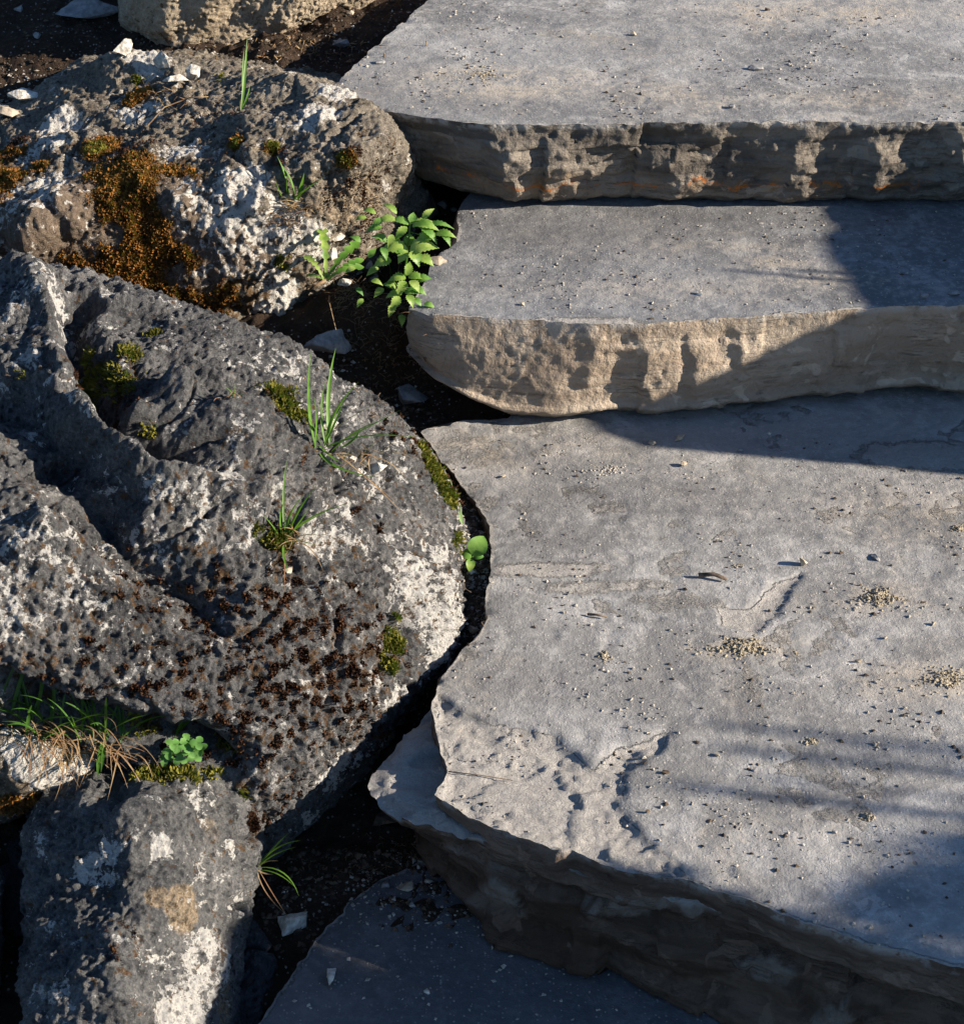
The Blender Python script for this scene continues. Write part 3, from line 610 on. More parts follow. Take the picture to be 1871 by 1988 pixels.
R3 = boulder("boulder", [R3pts],
    [('g', [(128, 520), (142, 600), (155, 680), (195, 760), (255, 835), (325, 882)], .036, -.085), ('b', [(225, 740)], .055, -.045), ('b', [(300, 830)], .045, -.05), ('b', [(390, 880)], .035, -.018), ('b', [(260, 620)], .06, -.018), ('g', [(330, 690), (400, 740), (520, 770), (560, 800)], .022, -.018),
     ('g', [(-30, 760), (60, 800), (120, 880), (190, 960), (250, 1050), (310, 1115), (400, 1172)], .05, -.045), ('b', [(90, 860)], .07, -.03), ('b', [(210, 1000)], .05, -.015), ('g', [(110, 955), (165, 1020), (235, 1100)], .012, -.014),
     ('g', [(795, 1180), (770, 1230), (748, 1290)], .02, -.022), ('g', [(0, 1330), (60, 1370), (150, 1400), (300, 1440), (420, 1475)], .04, -.06),
     ('b', [(338, 765)], .036, .034), ('b', [(215, 700)], .024, .02), ('b', [(480, 830)], .065, .03), ('b', [(560, 930)], .07, .018), ('g', [(40, 525), (95, 560), (108, 650), (135, 735), (170, 800), (215, 860), (280, 925), (360, 955), (470, 965)], .032, .032), ('b', [(60, 600)], .06, .02),
     ('g', [(700, 905), (620, 960), (640, 1000)], .025, -.012), ('b', [(820, 1130)], .05, .012), ('g', [(560, 1010), (600, 1060), (720, 1080)], .02, -.01),
     ('b', [(80, 1060)], .06, .02), ('b', [(90, 1010)], .025, .015)],
    {"white": [(700, 1070, .05, .5), (800, 1130, .05, 1.1), (865, 1200, .045, 1.2), (850, 1100, .04, 1.1), (840, 1270, .03, 1.2), (650, 1500, .03, 1.1), (620, 1030, .06, .6), (90, 590, .05, .7), (20, 590, .05, .5), (400, 960, .07, .6), (40, 1130, .08, .8), (30, 1180, .05, .6), (870, 1010, .04, .4), (560, 740, .05, .35), (740, 900, .04, .5), (90, 700, .03, .6), (250, 1250, .06, .2), (650, 800, .05, .5), (755, 1360, .025, .8), (690, 1470, .02, .8), (590, 1600, .02, .9)],
     "moss": [(700, 1350, .09, .75), (600, 1280, .16, .62), (450, 1200, .16, .5), (350, 1300, .14, .5), (480, 1400, .14, .55), (640, 1180, .1, .5), (700, 1050, .08, .35), (100, 1250, .14, .5), (250, 1180, .12, .5), (840, 1080, .06, .5), (600, 1000, .1, .4),  (760, 1250, .03, 1.), (560, 1450, .1, .45), (280, 1180, .12, .3), (200, 1250, .12, .35), (820, 900, .04, .6), (870, 960, .03, .7), (550, 1050, .03, .8), (760, 850, .05, .4), (190, 720, .05, .5), (560, 790, .04, .5)],
     "warm": [(830, 900, .05, .4), (600, 720, .06, .3), (850, 1150, .05, .3)]},
    (.010, 7, .004, 13, .008, 28, .008, 80, .005, 120), M['rock_large'], "huge dark pitted boulder with deep furrows and grass tufts filling the middle of the slope", vox=.0085, seed=100)

R2a = Q([(-120, 300, .17), (8, 255, .17), (75, 188, .215), (100, 150, .22), (160, 128, .24), (300, 120, .26), (400, 130, .275), (480, 150, .285), (560, 152, .29), (640, 172, .295), (700, 198, .30), (748, 226, .297), (780, 272, .262), (788, 322, .225), (800, 350, .17),
         (-100, 420, .19), (0, 400, .195), (20, 470, .175), (200, 370, .215), (400, 380, .21), (600, 340, .25), (680, 420, .19), (700, 300, .28), (500, 500, .15), (600, 480, .13), (300, 540, .11), (690, 500, .10), (460, 610, .05), (565, 655, .02), (0, 560, .1), (100, 570, .09), (200, 600, .07), (300, 640, .05), (430, 680, .01), (620, 612, .02), (650, 585, .03), (-100, 560, .08),
         (600, 640, -.1), (300, 650, -.1), (0, 600, -.1), (760, 400, .05), (700, 540, .0), (300, 60, .1), (700, 150, .08), (0, 220, .05)])
R2b = Q([(170, 135, .25), (205, 112, .27), (240, 100, .285), (300, 98, .285), (325, 125, .27), (318, 165, .25), (200, 175, .25), (260, 200, .22), (240, 140, .2), (300, 120, .2)])
R2c = Q([(560, 300, .24), (700, 330, .25), (785, 350, .18), (838, 385, .12), (850, 425, .07), (800, 500, .02), (740, 560, .01), (660, 560, .02), (600, 400, .17), (700, 470, .15), (760, 450, .12), (700, 560, -.1), (840, 420, -.05), (800, 320, .0)])
R2 = boulder("boulder", [R2a, R2b, R2c],
    [('g', [(120, 250), (250, 230), (330, 210)], .03, -.012), ('b', [(130, 400)], .05, .03), ('b', [(60, 440)], .05, .03), ('b', [(345, 385)], .03, .010), ('b', [(450, 460)], .05, .008), 
     ('g', [(590, 250), (520, 310), (480, 360)], .03, -.012), ('b', [(480, 240)], .05, .012), ('b', [(600, 230)], .06, .01), ('b', [(500, 400)], .03, .015), ('g', [(450, 550), (520, 550)], .012, -.012), ('b', [(470, 600)], .015, -.02), ('g', [(380, 300), (450, 290), (490, 330)], .014, -.014),
     ('b', [(150, 210)], .05, .015), ('b', [(550, 600)], .05, .015), ('g', [(640, 350), (760, 350)], .03, -.015)],
    {"white": [(150, 370, .03, 1.1), (70, 430, .05, 1.2), (130, 430, .045, 1.3), (100, 390, .05, 1.2), (30, 460, .04, 1.), (350, 385, .03, 1.2), (380, 435, .035, 1.2), (455, 380, .03, 1.2), (480, 350, .025, .7), (440, 470, .04, 1.1), (500, 460, .035, 1.2), (550, 430, .03, .8), (220, 455, .02, .9), (520, 600, .02, .9), (550, 570, .02, .9), (400, 530, .02, .8), (340, 530, .02, .7), (540, 520, .02, .9), (600, 470, .03, .8), (350, 290, .03, .5), (120, 240, .03, .6), (80, 290, .04, .5), (290, 110, .03, .8), (310, 140, .02, .9), (420, 520, .02, .8), (650, 185, .03, .5), (620, 230, .03, .5), (270, 210, .03, .4)],
     "moss": [(20, 300, .05, .8), (10, 350, .05, .9), (70, 320, .04, .7), (230, 400, .10, 1.1), (280, 490, .10, 1.1), (130, 480, .06, 1.1), (60, 490, .06, 1.), (180, 360, .05, 1.), (250, 340, .06, .9), (380, 500, .05, .8), (480, 500, .05, .6), (350, 340, .04, .7), (330, 540, .06, .9), (430, 560, .06, .8), (190, 290, .04, .9), (320, 330, .04, .8), (270, 190, .03, .9), (300, 440, .05, .8), (440, 520, .05, .6), (20, 390, .04, .8), (400, 400, .03, .5), (550, 500, .03, .5), (670, 310, .016, 1.2), (530, 290, .02, .6), (460, 280, .015, 1.)],
     "warm": [(250, 330, .12, .5), (500, 300, .12, .4), (400, 230, .1, .4), (600, 560, .07, .5), (700, 400, .1, .6), (640, 380, .08, .5), (480, 180, .05, .3), (300, 260, .1, .3), (560, 480, .05, .6), (700, 500, .08, .5), (40, 280, .05, .6)]},
    (.012, 8, .007, 14, .006, 24, .0055, 80, .003, 120), M['rock_mossy'], "pale boulder covered in rusty orange moss, beside the upper steps", seed=200)

R1 = boulder("boulder", [Q([(228, -30, .27), (232, 55, .215), (240, 75, .19), (305, 108, .18), (370, 122, .185), (450, 100, .2), (570, 80, .2), (740, 35, .2), (830, -30, .2), (300, -20, .3), (300, -150, .42), (700, -150, .4), (640, -60, .33), (500, 10, .26), (330, 60, .24), (300, -250, .2), (800, -250, .2), (230, -200, .2), (300, 60, .1), (700, -50, .1)])],
    [('g', [(470, 0), (450, 40), (400, 90)], .03, -.012), ('g', [(380, -20), (355, 20), (350, 60)], .03, -.015), ('b', [(310, 30)], .06, .015), ('g', [(560, -10), (540, 30)], .02, -.01)],
    {"white": [(470, 10, .03, .8), (440, 45, .02, .8)], "warm": [(400, 50, .2, .4)]},
    (.012, 6, .014, 8, .003, 24, .0015, 50, .0, 60), M['rock_tan'], "tan sunlit boulder at the back whose base meets bare soil", seed=300)

R4 = boulder("boulder", [Q([(56, 1600, -.02), (74, 1545, -.005), (200, 1516, .015), (330, 1478, .015), (440, 1472, 0), (494, 1515, -.03), (504, 1580, -.055), (500, 1670, -.09), (488, 1760, -.12), (466, 1850, -.15), (452, 1990, -.19), (440, 2200, -.25), (55, 1720, -.03), (60, 1990, -.06), (60, 2200, -.12), (250, 1600, .035), (420, 1600, -.01), (250, 1800, -.005), (420, 1800, -.07), (240, 2000, -.05), (380, 2000, -.11), (240, 2250, -.15),
                            (480, 1560, -.25), (80, 1650, -.25), (400, 1600, -.3), (200, 2100, -.35)])],
    [('g', [(230, 1520), (215, 1560), (200, 1580)], .025, -.012), ('b', [(300, 1580)], .06, .008), ('b', [(330, 1770)], .05, .012), ('b', [(200, 1720)], .05, -.01), ('b', [(190, 1900)], .06, .012)],
    {"white": [(200, 1670, .03, 1.), (160, 1690, .018, 1.), (305, 1650, .012, 1.2), (375, 1540, .03, .6), (420, 1700, .02, .7), (440, 1650, .015, .9), (370, 1900, .04, .9), (350, 1960, .04, 1.1), (430, 1880, .03, .6), (385, 1690, .03, .5), (400, 1840, .02, .9), (90, 1640, .02, .6), (450, 1750, .02, .8), (110, 1960, .03, .6), (260, 1620, .02, .5)],
     "warm": [(350, 1765, .026, 1.1), (300, 1745, .014, .9), (430, 1950, .05, .6), (410, 1620, .03, .5)], "moss": [(480, 1600, .03, .5), (440, 1820, .03, .4), (230, 1850, .04, .3)]},
    (.010, 9, .003, 16, .009, 28, .006, 65, .005, 110), M['rock_low'], "squarish grey boulder with white lichen and a tan scar, below the clover", vox=.008, smooth=12, seed=400)

R5 = boulder("boulder", [Q([(-150, 1440, .06), (0, 1440, .06), (60, 1425, .055), (150, 1425, .045), (195, 1450, .03), (185, 1500, .01), (140, 1530, -.005), (60, 1565, -.02), (0, 1585, -.03), (-150, 1600, -.03), (0, 1500, .04), (120, 1480, .035), (-150, 1500, -.2), (180, 1460, -.2), (0, 1600, -.2)])],
    [('g', [(50, 1440), (90, 1480), (140, 1520)], .012, .006)], {"white": [(60, 1470, .018, 1.3), (90, 1495, .018, 1.3), (120, 1515, .016, 1.3), (165, 1465, .014, 1.2), (150, 1475, .01, 1.)], "warm": [(30, 1530, .08, .5), (100, 1540, .04, .6)], "moss": [(50, 1560, .02, .5)]},
    (.006, 10, .005, 18, .006, 30, .003, 70, .002, 80), M['rock_mossy'], "pale brownish boulder with a bright white streak, under the long grass", vox=.008, seed=500)
R6 = boulder("boulder", [Q([(-200, 1620, -.04), (-30, 1640, -.045), (8, 1680, -.06), (12, 1740, -.08), (-20, 1850, -.1), (-20, 2100, -.15), (-200, 2100, -.1), (-200, 1800, -.02), (0, 1800, -.25), (-200, 1900, -.3)])],
    [], {"white": [(0, 1700, .03, .8)], "warm": [(0, 1720, .03, .5)]}, (.005, 10, .004, 18, .006, 30, .003, 70, .001, 80), M['rock_low'], "grey boulder cut by the picture edge, beside the squarish boulder", vox=.012, sub=1, seed=600)
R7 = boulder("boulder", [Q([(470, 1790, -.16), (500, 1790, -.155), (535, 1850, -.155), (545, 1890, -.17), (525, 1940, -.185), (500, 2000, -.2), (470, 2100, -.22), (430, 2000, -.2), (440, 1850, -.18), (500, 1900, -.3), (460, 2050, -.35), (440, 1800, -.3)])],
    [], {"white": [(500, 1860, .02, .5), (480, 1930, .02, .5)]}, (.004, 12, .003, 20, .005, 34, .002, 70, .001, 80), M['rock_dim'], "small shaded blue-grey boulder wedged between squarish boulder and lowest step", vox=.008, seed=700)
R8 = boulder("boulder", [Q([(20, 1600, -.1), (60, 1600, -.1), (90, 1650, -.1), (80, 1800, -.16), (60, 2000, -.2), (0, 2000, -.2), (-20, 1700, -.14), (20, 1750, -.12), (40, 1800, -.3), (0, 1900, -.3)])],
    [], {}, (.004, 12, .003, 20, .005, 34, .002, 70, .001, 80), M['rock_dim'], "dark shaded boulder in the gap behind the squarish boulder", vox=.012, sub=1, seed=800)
ROCKS = [R1, R2, R3, R4, R5, R6, R7, R8]
ALLB = [r['bv'] for r in ROCKS] + [bv1, bv2, bv3, bv3b, bv4, bvg]

# ------------------------------------------------------------------ unseen boulders, shrubs and stem added to throw shadows onto the steps
E1 = np.array([math.sin(SUN_AZ), math.cos(SUN_AZ), 0]); E2 = np.array([-math.sin(SUN_EL) * math.cos(SUN_AZ), math.sin(SUN_EL) * math.sin(SUN_AZ), math.cos(SUN_EL)])
def uv(u, v, d): return u * E1 + v * E2 + d * SUN
def shade_boulder(poly, d0, d1, label, seed):  # unseen sun blocker; outline given in the plane facing the sun
    pts = [uv(u, v, d0) for u, v in poly] + [uv(u, v, d1) for u, v in poly]
    V, F = boulder_base([pts], .02, 2, 1); N = normals(V, F)
    V = V + N * (.006 * fbm(V * 12, 3, seed) + .008 * facet(V * 11, seed, .7, .6, .2) - .004)[:, None]
    tag(link_mesh("boulder", V, F, M['rock_low'], attrs={k: np.zeros(len(V)) for k in ("white", "moss", "warm")}), label, "boulder", "unseen boulders added to cast shade")
shade_boulder([(1.951, -.75), (1.951, .04), (1.966, .058), (2.01, .070), (2.085, .076), (2.11, .064), (2.2, .096), (2.3, .098), (2.42, .1), (2.6, .06), (2.75, -.2), (2.75, -.6)], 1.15, 1.75, "unseen boulder shaped to shadow the middle step and the strip below it", 901)  # added blocker, outline traced back from the middle step's shadow
shade_boulder([(1.146, -.9), (1.146, -.11), (1.138, -.05), (1.136, .0), (1.12, .05), (1.0, .075), (.75, .06), (.45, -.1), (.35, -.3), (.35, -.9)], 1.4, 2.0, "unseen boulder added to shade the lowest step", 911)  # added blocker keeping the lowest step out of the sun

def quads(name, P0, D, N, L, W, mat, parent=None, bend=.25):
    """many small pointed leaves: base P0, direction D, side vector N, length L, width W (arrays)"""
    n = len(P0); S = N; up = np.cross(S, D)
    a = P0; b = P0 + D * (L * .5)[:, None] + S * (W * .5)[:, None] + up * (L * bend * .4)[:, None]; c = P0 + D * L[:, None]
    d = P0 + D * (L * .5)[:, None] - S * (W * .5)[:, None] + up * (L * bend * .4)[:, None]
    V = np.stack([a, b, c, d], 1).reshape(-1, 3); F = np.arange(4 * n).reshape(n, 4)
    return link_mesh(name, V, F, mat, parent, False)
def unit(A): return A / (np.linalg.norm(A, axis=-1, keepdims=True) + 1e-12)
def tube(pts, r0, r1, k=6):
    pts = [np.asarray(p, float) for p in pts]; V = []; F = []; n = len(pts)
    for i, p in enumerate(pts):
        t = unit(pts[min(i + 1, n - 1)] - pts[max(i - 1, 0)]); a = unit(np.cross(t, [.3, .2, 1.] if abs(t[2]) < .9 else [1., 0, 0])); b = np.cross(t, a); r = r0 + (r1 - r0) * i / (n - 1)
        for j in range(k): V.append(p + r * (a * math.cos(2 * math.pi * j / k) + b * math.sin(2 * math.pi * j / k)))
    for i in range(n - 1):
        for j in range(k): F.append((i * k + j, i * k + (j + 1) % k, (i + 1) * k + (j + 1) % k, (i + 1) * k + j))
    F.append(tuple(range(k))[::-1]); F.append(tuple(range((n - 1) * k, n * k)))
    return V, F
def merge(parts):
    V = []; F = []
    for v, f in parts:
        o = len(V); V += list(v); F += [tuple(i + o for i in q) for q in f]
    return V, F
def shade_shrub(poly, d0, d1, n, lf, label, stems, ds=None):  # unseen leaf mass filling a shadow outline seen from the sun
    ds = ds or (d0 + d1) / 2
    us = [p[0] for p in poly]; vs = [p[1] for p in poly]
    U = RNG.uniform(min(us), max(us), n * 3); W = RNG.uniform(min(vs), max(vs), n * 3); ok = in_poly(U, W, poly); U = U[ok][:n]; W = W[ok][:n]
    D_ = RNG.uniform(d0, d1, len(U)); Pp = U[:, None] * E1 + W[:, None] * E2 + D_[:, None] * SUN
    b = empty("shade_shrub", (uv(np.mean(us), min(vs), (d0 + d1) / 2)[0], uv(np.mean(us), min(vs), (d0 + d1) / 2)[1], 0), label, "shade_shrub"); off = np.array(b.location)
    dr = unit(RNG.normal(size=(len(U), 3)) + (0, 0, .4)); sd = unit(np.cross(dr, RNG.normal(size=(len(U), 3))))
    quads("shade_foliage", Pp - off, dr, sd, RNG.uniform(.6, 1.2, len(U)) * lf, RNG.uniform(.5, .8, len(U)) * lf * .6, M['leaf'], b)
    v, f = merge([tube([uv(u, -1.1, (d0 + d1) / 2) * (1, 1, 0) - off, uv(u, -.6, ds) - off, uv(u, v2, ds) - off], r, r * .6) for u, v2, r in stems])
    link_mesh("stem", v, f, M['bark'], b)
shade_shrub([(1.150, -.5), (1.155, -.12), (1.17, -.075), (1.209, -.06), (1.251, -.07), (1.326, -.105), (1.42, -.17), (1.5, -.3), (1.5, -.9), (1.18, -.9)], 2.7, 3.2, 12000, .035, "leafy shrub, unseen, shaped to cast the corner shadow and stripes on the broad step",
      [(1.25, -.3, .02), (1.35, -.35, .02), (1.343, .012, .012), (1.368, -.02, .007), (1.405, -.005, .010), (1.44, .0, .009), (1.425, -.05, .006)], 2.6)  # added leaves give the corner shadow, added stems the soft stripes
shade_shrub([(1.08, -.2), (1.08, .055), (1.15, .065), (1.214, .06), (1.226, .01), (1.202, -.012), (1.186, -.040), (1.168, -.072), (1.15, -.115), (1.14, -.2)], 1.5, 1.95, 5500, .022, "low leafy shrub, unseen, added to keep sun off the lowest step", [(1.1, -.1, .006), (1.12, .0, .005)])  # added leaves close the sunlit gap left on the lowest step
v, f = merge([tube([uv(2.13, -.2, 1.5), uv(2.145, .05, 1.5), uv(2.157, .15, 1.5)], .006, .003), tube([uv(2.18, -.2, 1.55), uv(2.175, .05, 1.5), uv(2.168, .12, 1.5)], .006, .003)])
tag(link_mesh("shade_stem", v, f, M['bark']), "unseen stem added to throw thin shadow spikes on the middle step", "stem")  # added only for the spiky shadow on the middle step's top

# ------------------------------------------------------------------ stones
def stone_mesh(r, seed, flat=.7, sub=2, sharp=True):
    rs = random.Random(seed); bm = bmesh.new()
    for _ in range(11):
        a = rs.uniform(0, 2 * math.pi); z = rs.uniform(-1, 1); k = rs.uniform(.75, 1.1); q = math.sqrt(1 - z * z)
        bm.verts.new((k * q * math.cos(a), k * q * math.sin(a) * rs.uniform(.7, 1), k * z * flat))
    g = bmesh.ops.convex_hull(bm, input=bm.verts); bmesh.ops.delete(bm, geom=[e for e in set(g['geom_interior']) | set(g['geom_unused']) if isinstance(e, bmesh.types.BMVert)], context='VERTS')
    bmesh.ops.bevel(bm, geom=list(bm.edges), offset=.03, segments=1, affect='EDGES')
    bmesh.ops.triangulate(bm, faces=bm.faces); bmesh.ops.subdivide_edges(bm, edges=bm.edges, cuts=3, use_grid_fill=True); bm.verts.ensure_lookup_table()
    V = np.array([v.co[:] for v in bm.verts]); V = V * (1 + (.10 * fbm(V * 2.2 + seed, 3, 500 + seed) + .03 * fbm(V * 9, 2, 501 + seed)))[:, None]; F = [tuple(v.index for v in f.verts) for f in bm.faces]; bm.free()
    return V * r, F
def stone(x, y, rpx, mat, label, name="pebble", cat="pebble", seed=1, flat=.7, asp=1., rz=0., group=None, bvs=None, sink=.35, tilt=0):
    p, n = hit(bvs or ALLB, x, y); dist = np.linalg.norm(p - (0, 0, CAM_H)); r = rpx * dist / FPX * (1.25 if name == 'stone_chip' else 1.1)
    V, F = stone_mesh(r, seed, flat); V[:, 0] *= asp
    c, s_ = math.cos(rz), math.sin(rz); V = V @ np.array([[c, s_, 0], [-s_, c, 0], [0, 0, 1]])
    if tilt: c, s_ = math.cos(tilt), math.sin(tilt); V = V @ np.array([[1, 0, 0], [0, c, s_], [0, -s_, c]])
    o = link_mesh(name, V, F, mat, None, False); o.location = tuple(p + np.array([0, 0, r * flat * (1 - sink)]))
    return tag(o, label, cat, group)
G1 = "pebbles lying on the broad step"
stone(1557, 1097, 10, M['chip_tan'], "upright brown pebble throwing a long shadow beside the chipped scar", seed=3, flat=1.2, group=G1)
stone(1265, 862, 8, M['chip_tan'], "reddish tan pebble in the middle step's shadow edge", seed=4, group=G1)
stone(1318, 852, 10, M['chip_tan'], "flat slanted tan pebble at the edge of the shadow band", seed=5, asp=1.5, rz=.9, flat=.4, group=G1)
stone(1326, 904, 8, M['chip_tan'], "tan crumbly pebble just in front of the shadow band", seed=6, group=G1)
stone(1493, 843, 5, M['chip'], "tiny white pebble in the shade under the middle step", seed=7, group=G1)
stone(1437, 876, 6, M['chip_grey'], "small pale grey pebble touching the shadow band's edge", seed=8, group=G1)
stone(1632, 1075, 5, M['grit_dark'], "small dark round pebble farther back than the upright brown one", seed=9, group=G1)
stone(1700, 1085, 10, M['chip_grey'], "long blue-grey pebble slanting on the broad step", seed=10, asp=1.7, rz=-1.1, flat=.45, group=G1)
stone(1668, 1287, 7, M['chip_tan'], "yellowish pebble with a long shadow in front of the crumb piles", seed=11, asp=1.3, group=G1)
stone(1718, 1240, 5, M['chip_tan'], "tiny tan pebble between the two large crumb piles and the yellowish pebble", seed=12, group=G1)
stone(1392, 1468, 6, M['chip_tan'], "tan pebble by the stripes of shade", seed=13, group=G1)
stone(1290, 1503, 7, M['grit_dark'], "dark brown pebble beside the rough chipped corner", seed=14, asp=1.3, group=G1)
stone(1257, 1577, 7, M['root'], "reddish brown pebble on the rough chipped corner", seed=15, group=G1)
stone(1697, 1447, 6, M['chip_tan'], "tan pebble between the stripes of shade", seed=16, group=G1)
stone(1620, 1617, 6, M['chip_grey'], "round grey pebble near the blue corner shadow", seed=17, group=G1)
stone(978, 928, 6, M['chip_tan'], "small rusty pebble near the broad step's curved edge", seed=18, group=G1)
stone(1812, 1213, 6, M['chip_tan'], "small tan pebble beyond the sandy smear", seed=19, group=G1)
stone(1530, 1275, 5, M['chip_grey'], "small grey pebble beside the crumb pile in front of the scar", seed=20, group=G1)
stone(1138, 1272, 4, M['chip'], "tiny white pebble beside the small orange crumb heap", seed=61, group=G1)
stone(1465, 1497, 5, M['chip_grey'], "small grey pebble lying in the lowest stripe of shade", seed=62, group=G1)
stone(1358, 572, 8, M['chip'], "pale pebble casting a shadow near the front of the middle step", seed=21)
stone(1790, 577, 9, M['chip_grey'], "dull grey pebble at the front edge of the middle step", seed=22, asp=1.3)
stone(1850, 572, 9, M['chip_grey'], "grey pebble in shade at the front edge of the middle step", seed=23, asp=1.4)
stone(1015, 592, 5, M['chip_tan'], "tiny tan pebble on the sunny front of the middle step", seed=24)
stone(1467, 135, 13, M['chip_grey'], "dark grey flat pebble in the middle of the highest step", seed=25, asp=1.4, flat=.4)
stone(735, 122, 9, M['chip_grey'], "dark grey pebble near the slanting edge of the highest step", seed=26, asp=1.3, flat=.5)
stone(1420, 208, 8, M['chip_grey'], "small grey pebble near the front edge of the highest step", seed=27, flat=.5)
stone(1230, 68, 7, M['chip_tan'], "tan pebble at the back of the highest step", seed=28)
stone(1490, 20, 6, M['grit_dark'], "tiny black pebble at the back of the highest step", seed=29)
G2 = "white limestone chips on the boulders"
stone(240, 103, 20, M['chip'], "white pointed chip on the very top of the mossy boulder", "stone_chip", "stone chip", seed=31, flat=.8, group=G2, asp=1.1, rz=.6)
stone(375, 153, 14, M['chip'], "white upright chip on the mossy boulder's crest, beside a flatter chip", "stone_chip", "stone chip", seed=32, flat=1.2, group=G2)
stone(345, 163, 18, M['chip'], "white flat chip on the mossy boulder's crest, beside an upright chip", "stone_chip", "stone chip", seed=33, flat=.6, group=G2, asp=1.2)
stone(318, 135, 15, M['chip'], "pale chip leaning against the knob of the mossy boulder", "stone_chip", "stone chip", seed=34, flat=1.3, group=G2)
stone(48, 193, 24, M['chip'], "white chip lying on the soil behind the mossy boulder", "stone_chip", "stone chip", seed=35, flat=.45, asp=1.15)
stone(8, 228, 22, M['chip_tan'], "pinkish tan flat chip on the soil, cut by the picture edge", "stone_chip", "stone chip", seed=36, flat=.4, asp=1.3, rz=-.5)
stone(725, 915, 18, M['chip'], "white faceted chip beside the tall grass tuft on the dark boulder", "stone_chip", "stone chip", seed=37, flat=.6, group=G2, asp=1.2)
stone(700, 922, 11, M['chip'], "small white chip in the rusty grass on the dark boulder", "stone_chip", "stone chip", seed=38, flat=.7, group=G2)
stone(683, 897, 9, M['chip'], "small pale chip at the root of the tall grass tuft", "stone_chip", "stone chip", seed=63, flat=.7, group=G2)
stone(640, 835, 17, M['chip'], "pale rounded chip behind the stems of the tall grass tuft", "stone_chip", "stone chip", seed=39, flat=.8, group=G2, asp=1.2)
stone(735, 1005, 9, M['chip_grey'], "round grey pebble in a hollow of the dark boulder", seed=40)
stone(560, 1108, 12, M['chip_tan'], "pale tan chip below the second grass tuft on the dark boulder", "stone_chip", "stone chip", seed=41, flat=.4, group=G2)
stone(788, 777, 40, M['chip_grey'], "grey lumpy stone lying in the dark pit between boulders and steps", "stone_chip", "stone", seed=42, flat=.45, asp=1.15)
stone(640, 700, 42, M['chip_grey'], "pale grey stone half hidden in the shade between the two large boulders", "stone_chip", "stone", seed=43, flat=.8, bvs=[bvg])
stone(572, 1803, 30, M['chip'], "light angular stone in the shade beside the lowest step", "stone_chip", "stone", seed=44, flat=.55, asp=1.0)
stone(640, 1903, 19, M['chip'], "triangular white chip lying on the lowest step", "stone_chip", "stone chip", seed=45, flat=.7)
stone(828, 1928, 8, M['chip'], "tiny pale pebble in the middle of the lowest step", seed=46)
stone(1090, 1945, 4, M['chip'], "tiny white speck of stone on the lowest step near the broad step", seed=47)
stone(748, 1722, 11, M['chip_grey'], "round grey pebble on soil at the lowest step's back corner", seed=48)
stone(790, 1725, 14, M['chip_tan'], "dull brown pebble under the broad step's overhang", seed=49, flat=.5, asp=1.3)
stone(800, 1760, 8, M['chip_grey'], "small pale pebble at the lowest step's soil edge", seed=50)
stone(752, 1600, 20, M['grit_dark'], "brown broken piece under the pointed ledge of the broad step", "stone_chip", "stone", seed=51, flat=.5, asp=1.3, bvs=[bvg])
stone(912, 1112, 9, M['chip'], "white chip below the small leafy seedling", "stone_chip", "stone chip", seed=52)
stone(918, 1228, 12, M['chip_tan'], "pinkish wedge chip standing against the broad step's edge", "stone_chip", "stone chip", seed=53, flat=1.1)
stone(180, 28, 34, M['chip_grey'], "long grey stone in the deep shade at the back", "stone_chip", "stone", seed=54, flat=.4, asp=1.6, rz=.3)
stone(860, 402, 13, M['chip_grey'], "grey pebble in the dark notch between highest and middle step", seed=55)
stone(880, 410, 8, M['chip_grey'], "smaller grey pebble beside another in the dark notch of the steps", seed=56)
stone(662, 88, 13, M['chip_grey'], "grey stone on the shaded soil beside the highest step", seed=57, asp=1.3)
stone(680, 28, 8, M['chip_tan'], "small tan stone on the bare soil below the tan boulder", seed=58)
stone(70, 75, 10, M['chip_grey'], "small round grey stone in the deep shade behind the mossy boulder", seed=59)
stone(38, 22, 10, M['chip_grey'], "bluish stone at the picture's upper corner in deep shade", seed=60)
stone(845, 510, 16, M['chip_tan'], "brown flake lying on the middle step's edge beside the leafy plant", "stone_chip", "stone chip", seed=64, flat=.35, asp=1.4)
for k, (x, y, r) in enumerate([(640, 500, 13), (690, 535, 15), (670, 555, 11), (712, 520, 13), (655, 470, 12), (725, 545, 10), (610, 465, 13)]):
    stone(x, y, r * 1.2, M['chip'], ["pale rubble chip just above the jagged dandelion's base", "largest pale rubble chip right of the jagged dandelion's base", "small pale rubble chip in the roots below the jagged dandelion", "pale rubble chip between dandelion and bright leafy seedling", "pale rubble chip behind the upright dandelion leaf", "smallest pale rubble chip nearest the bright leafy seedling", "pale rubble chip on the far side of the dandelion from the seedling"][k], "stone_chip", "stone chip", seed=70 + k, flat=.7, group="pale rubble chips among the roots")

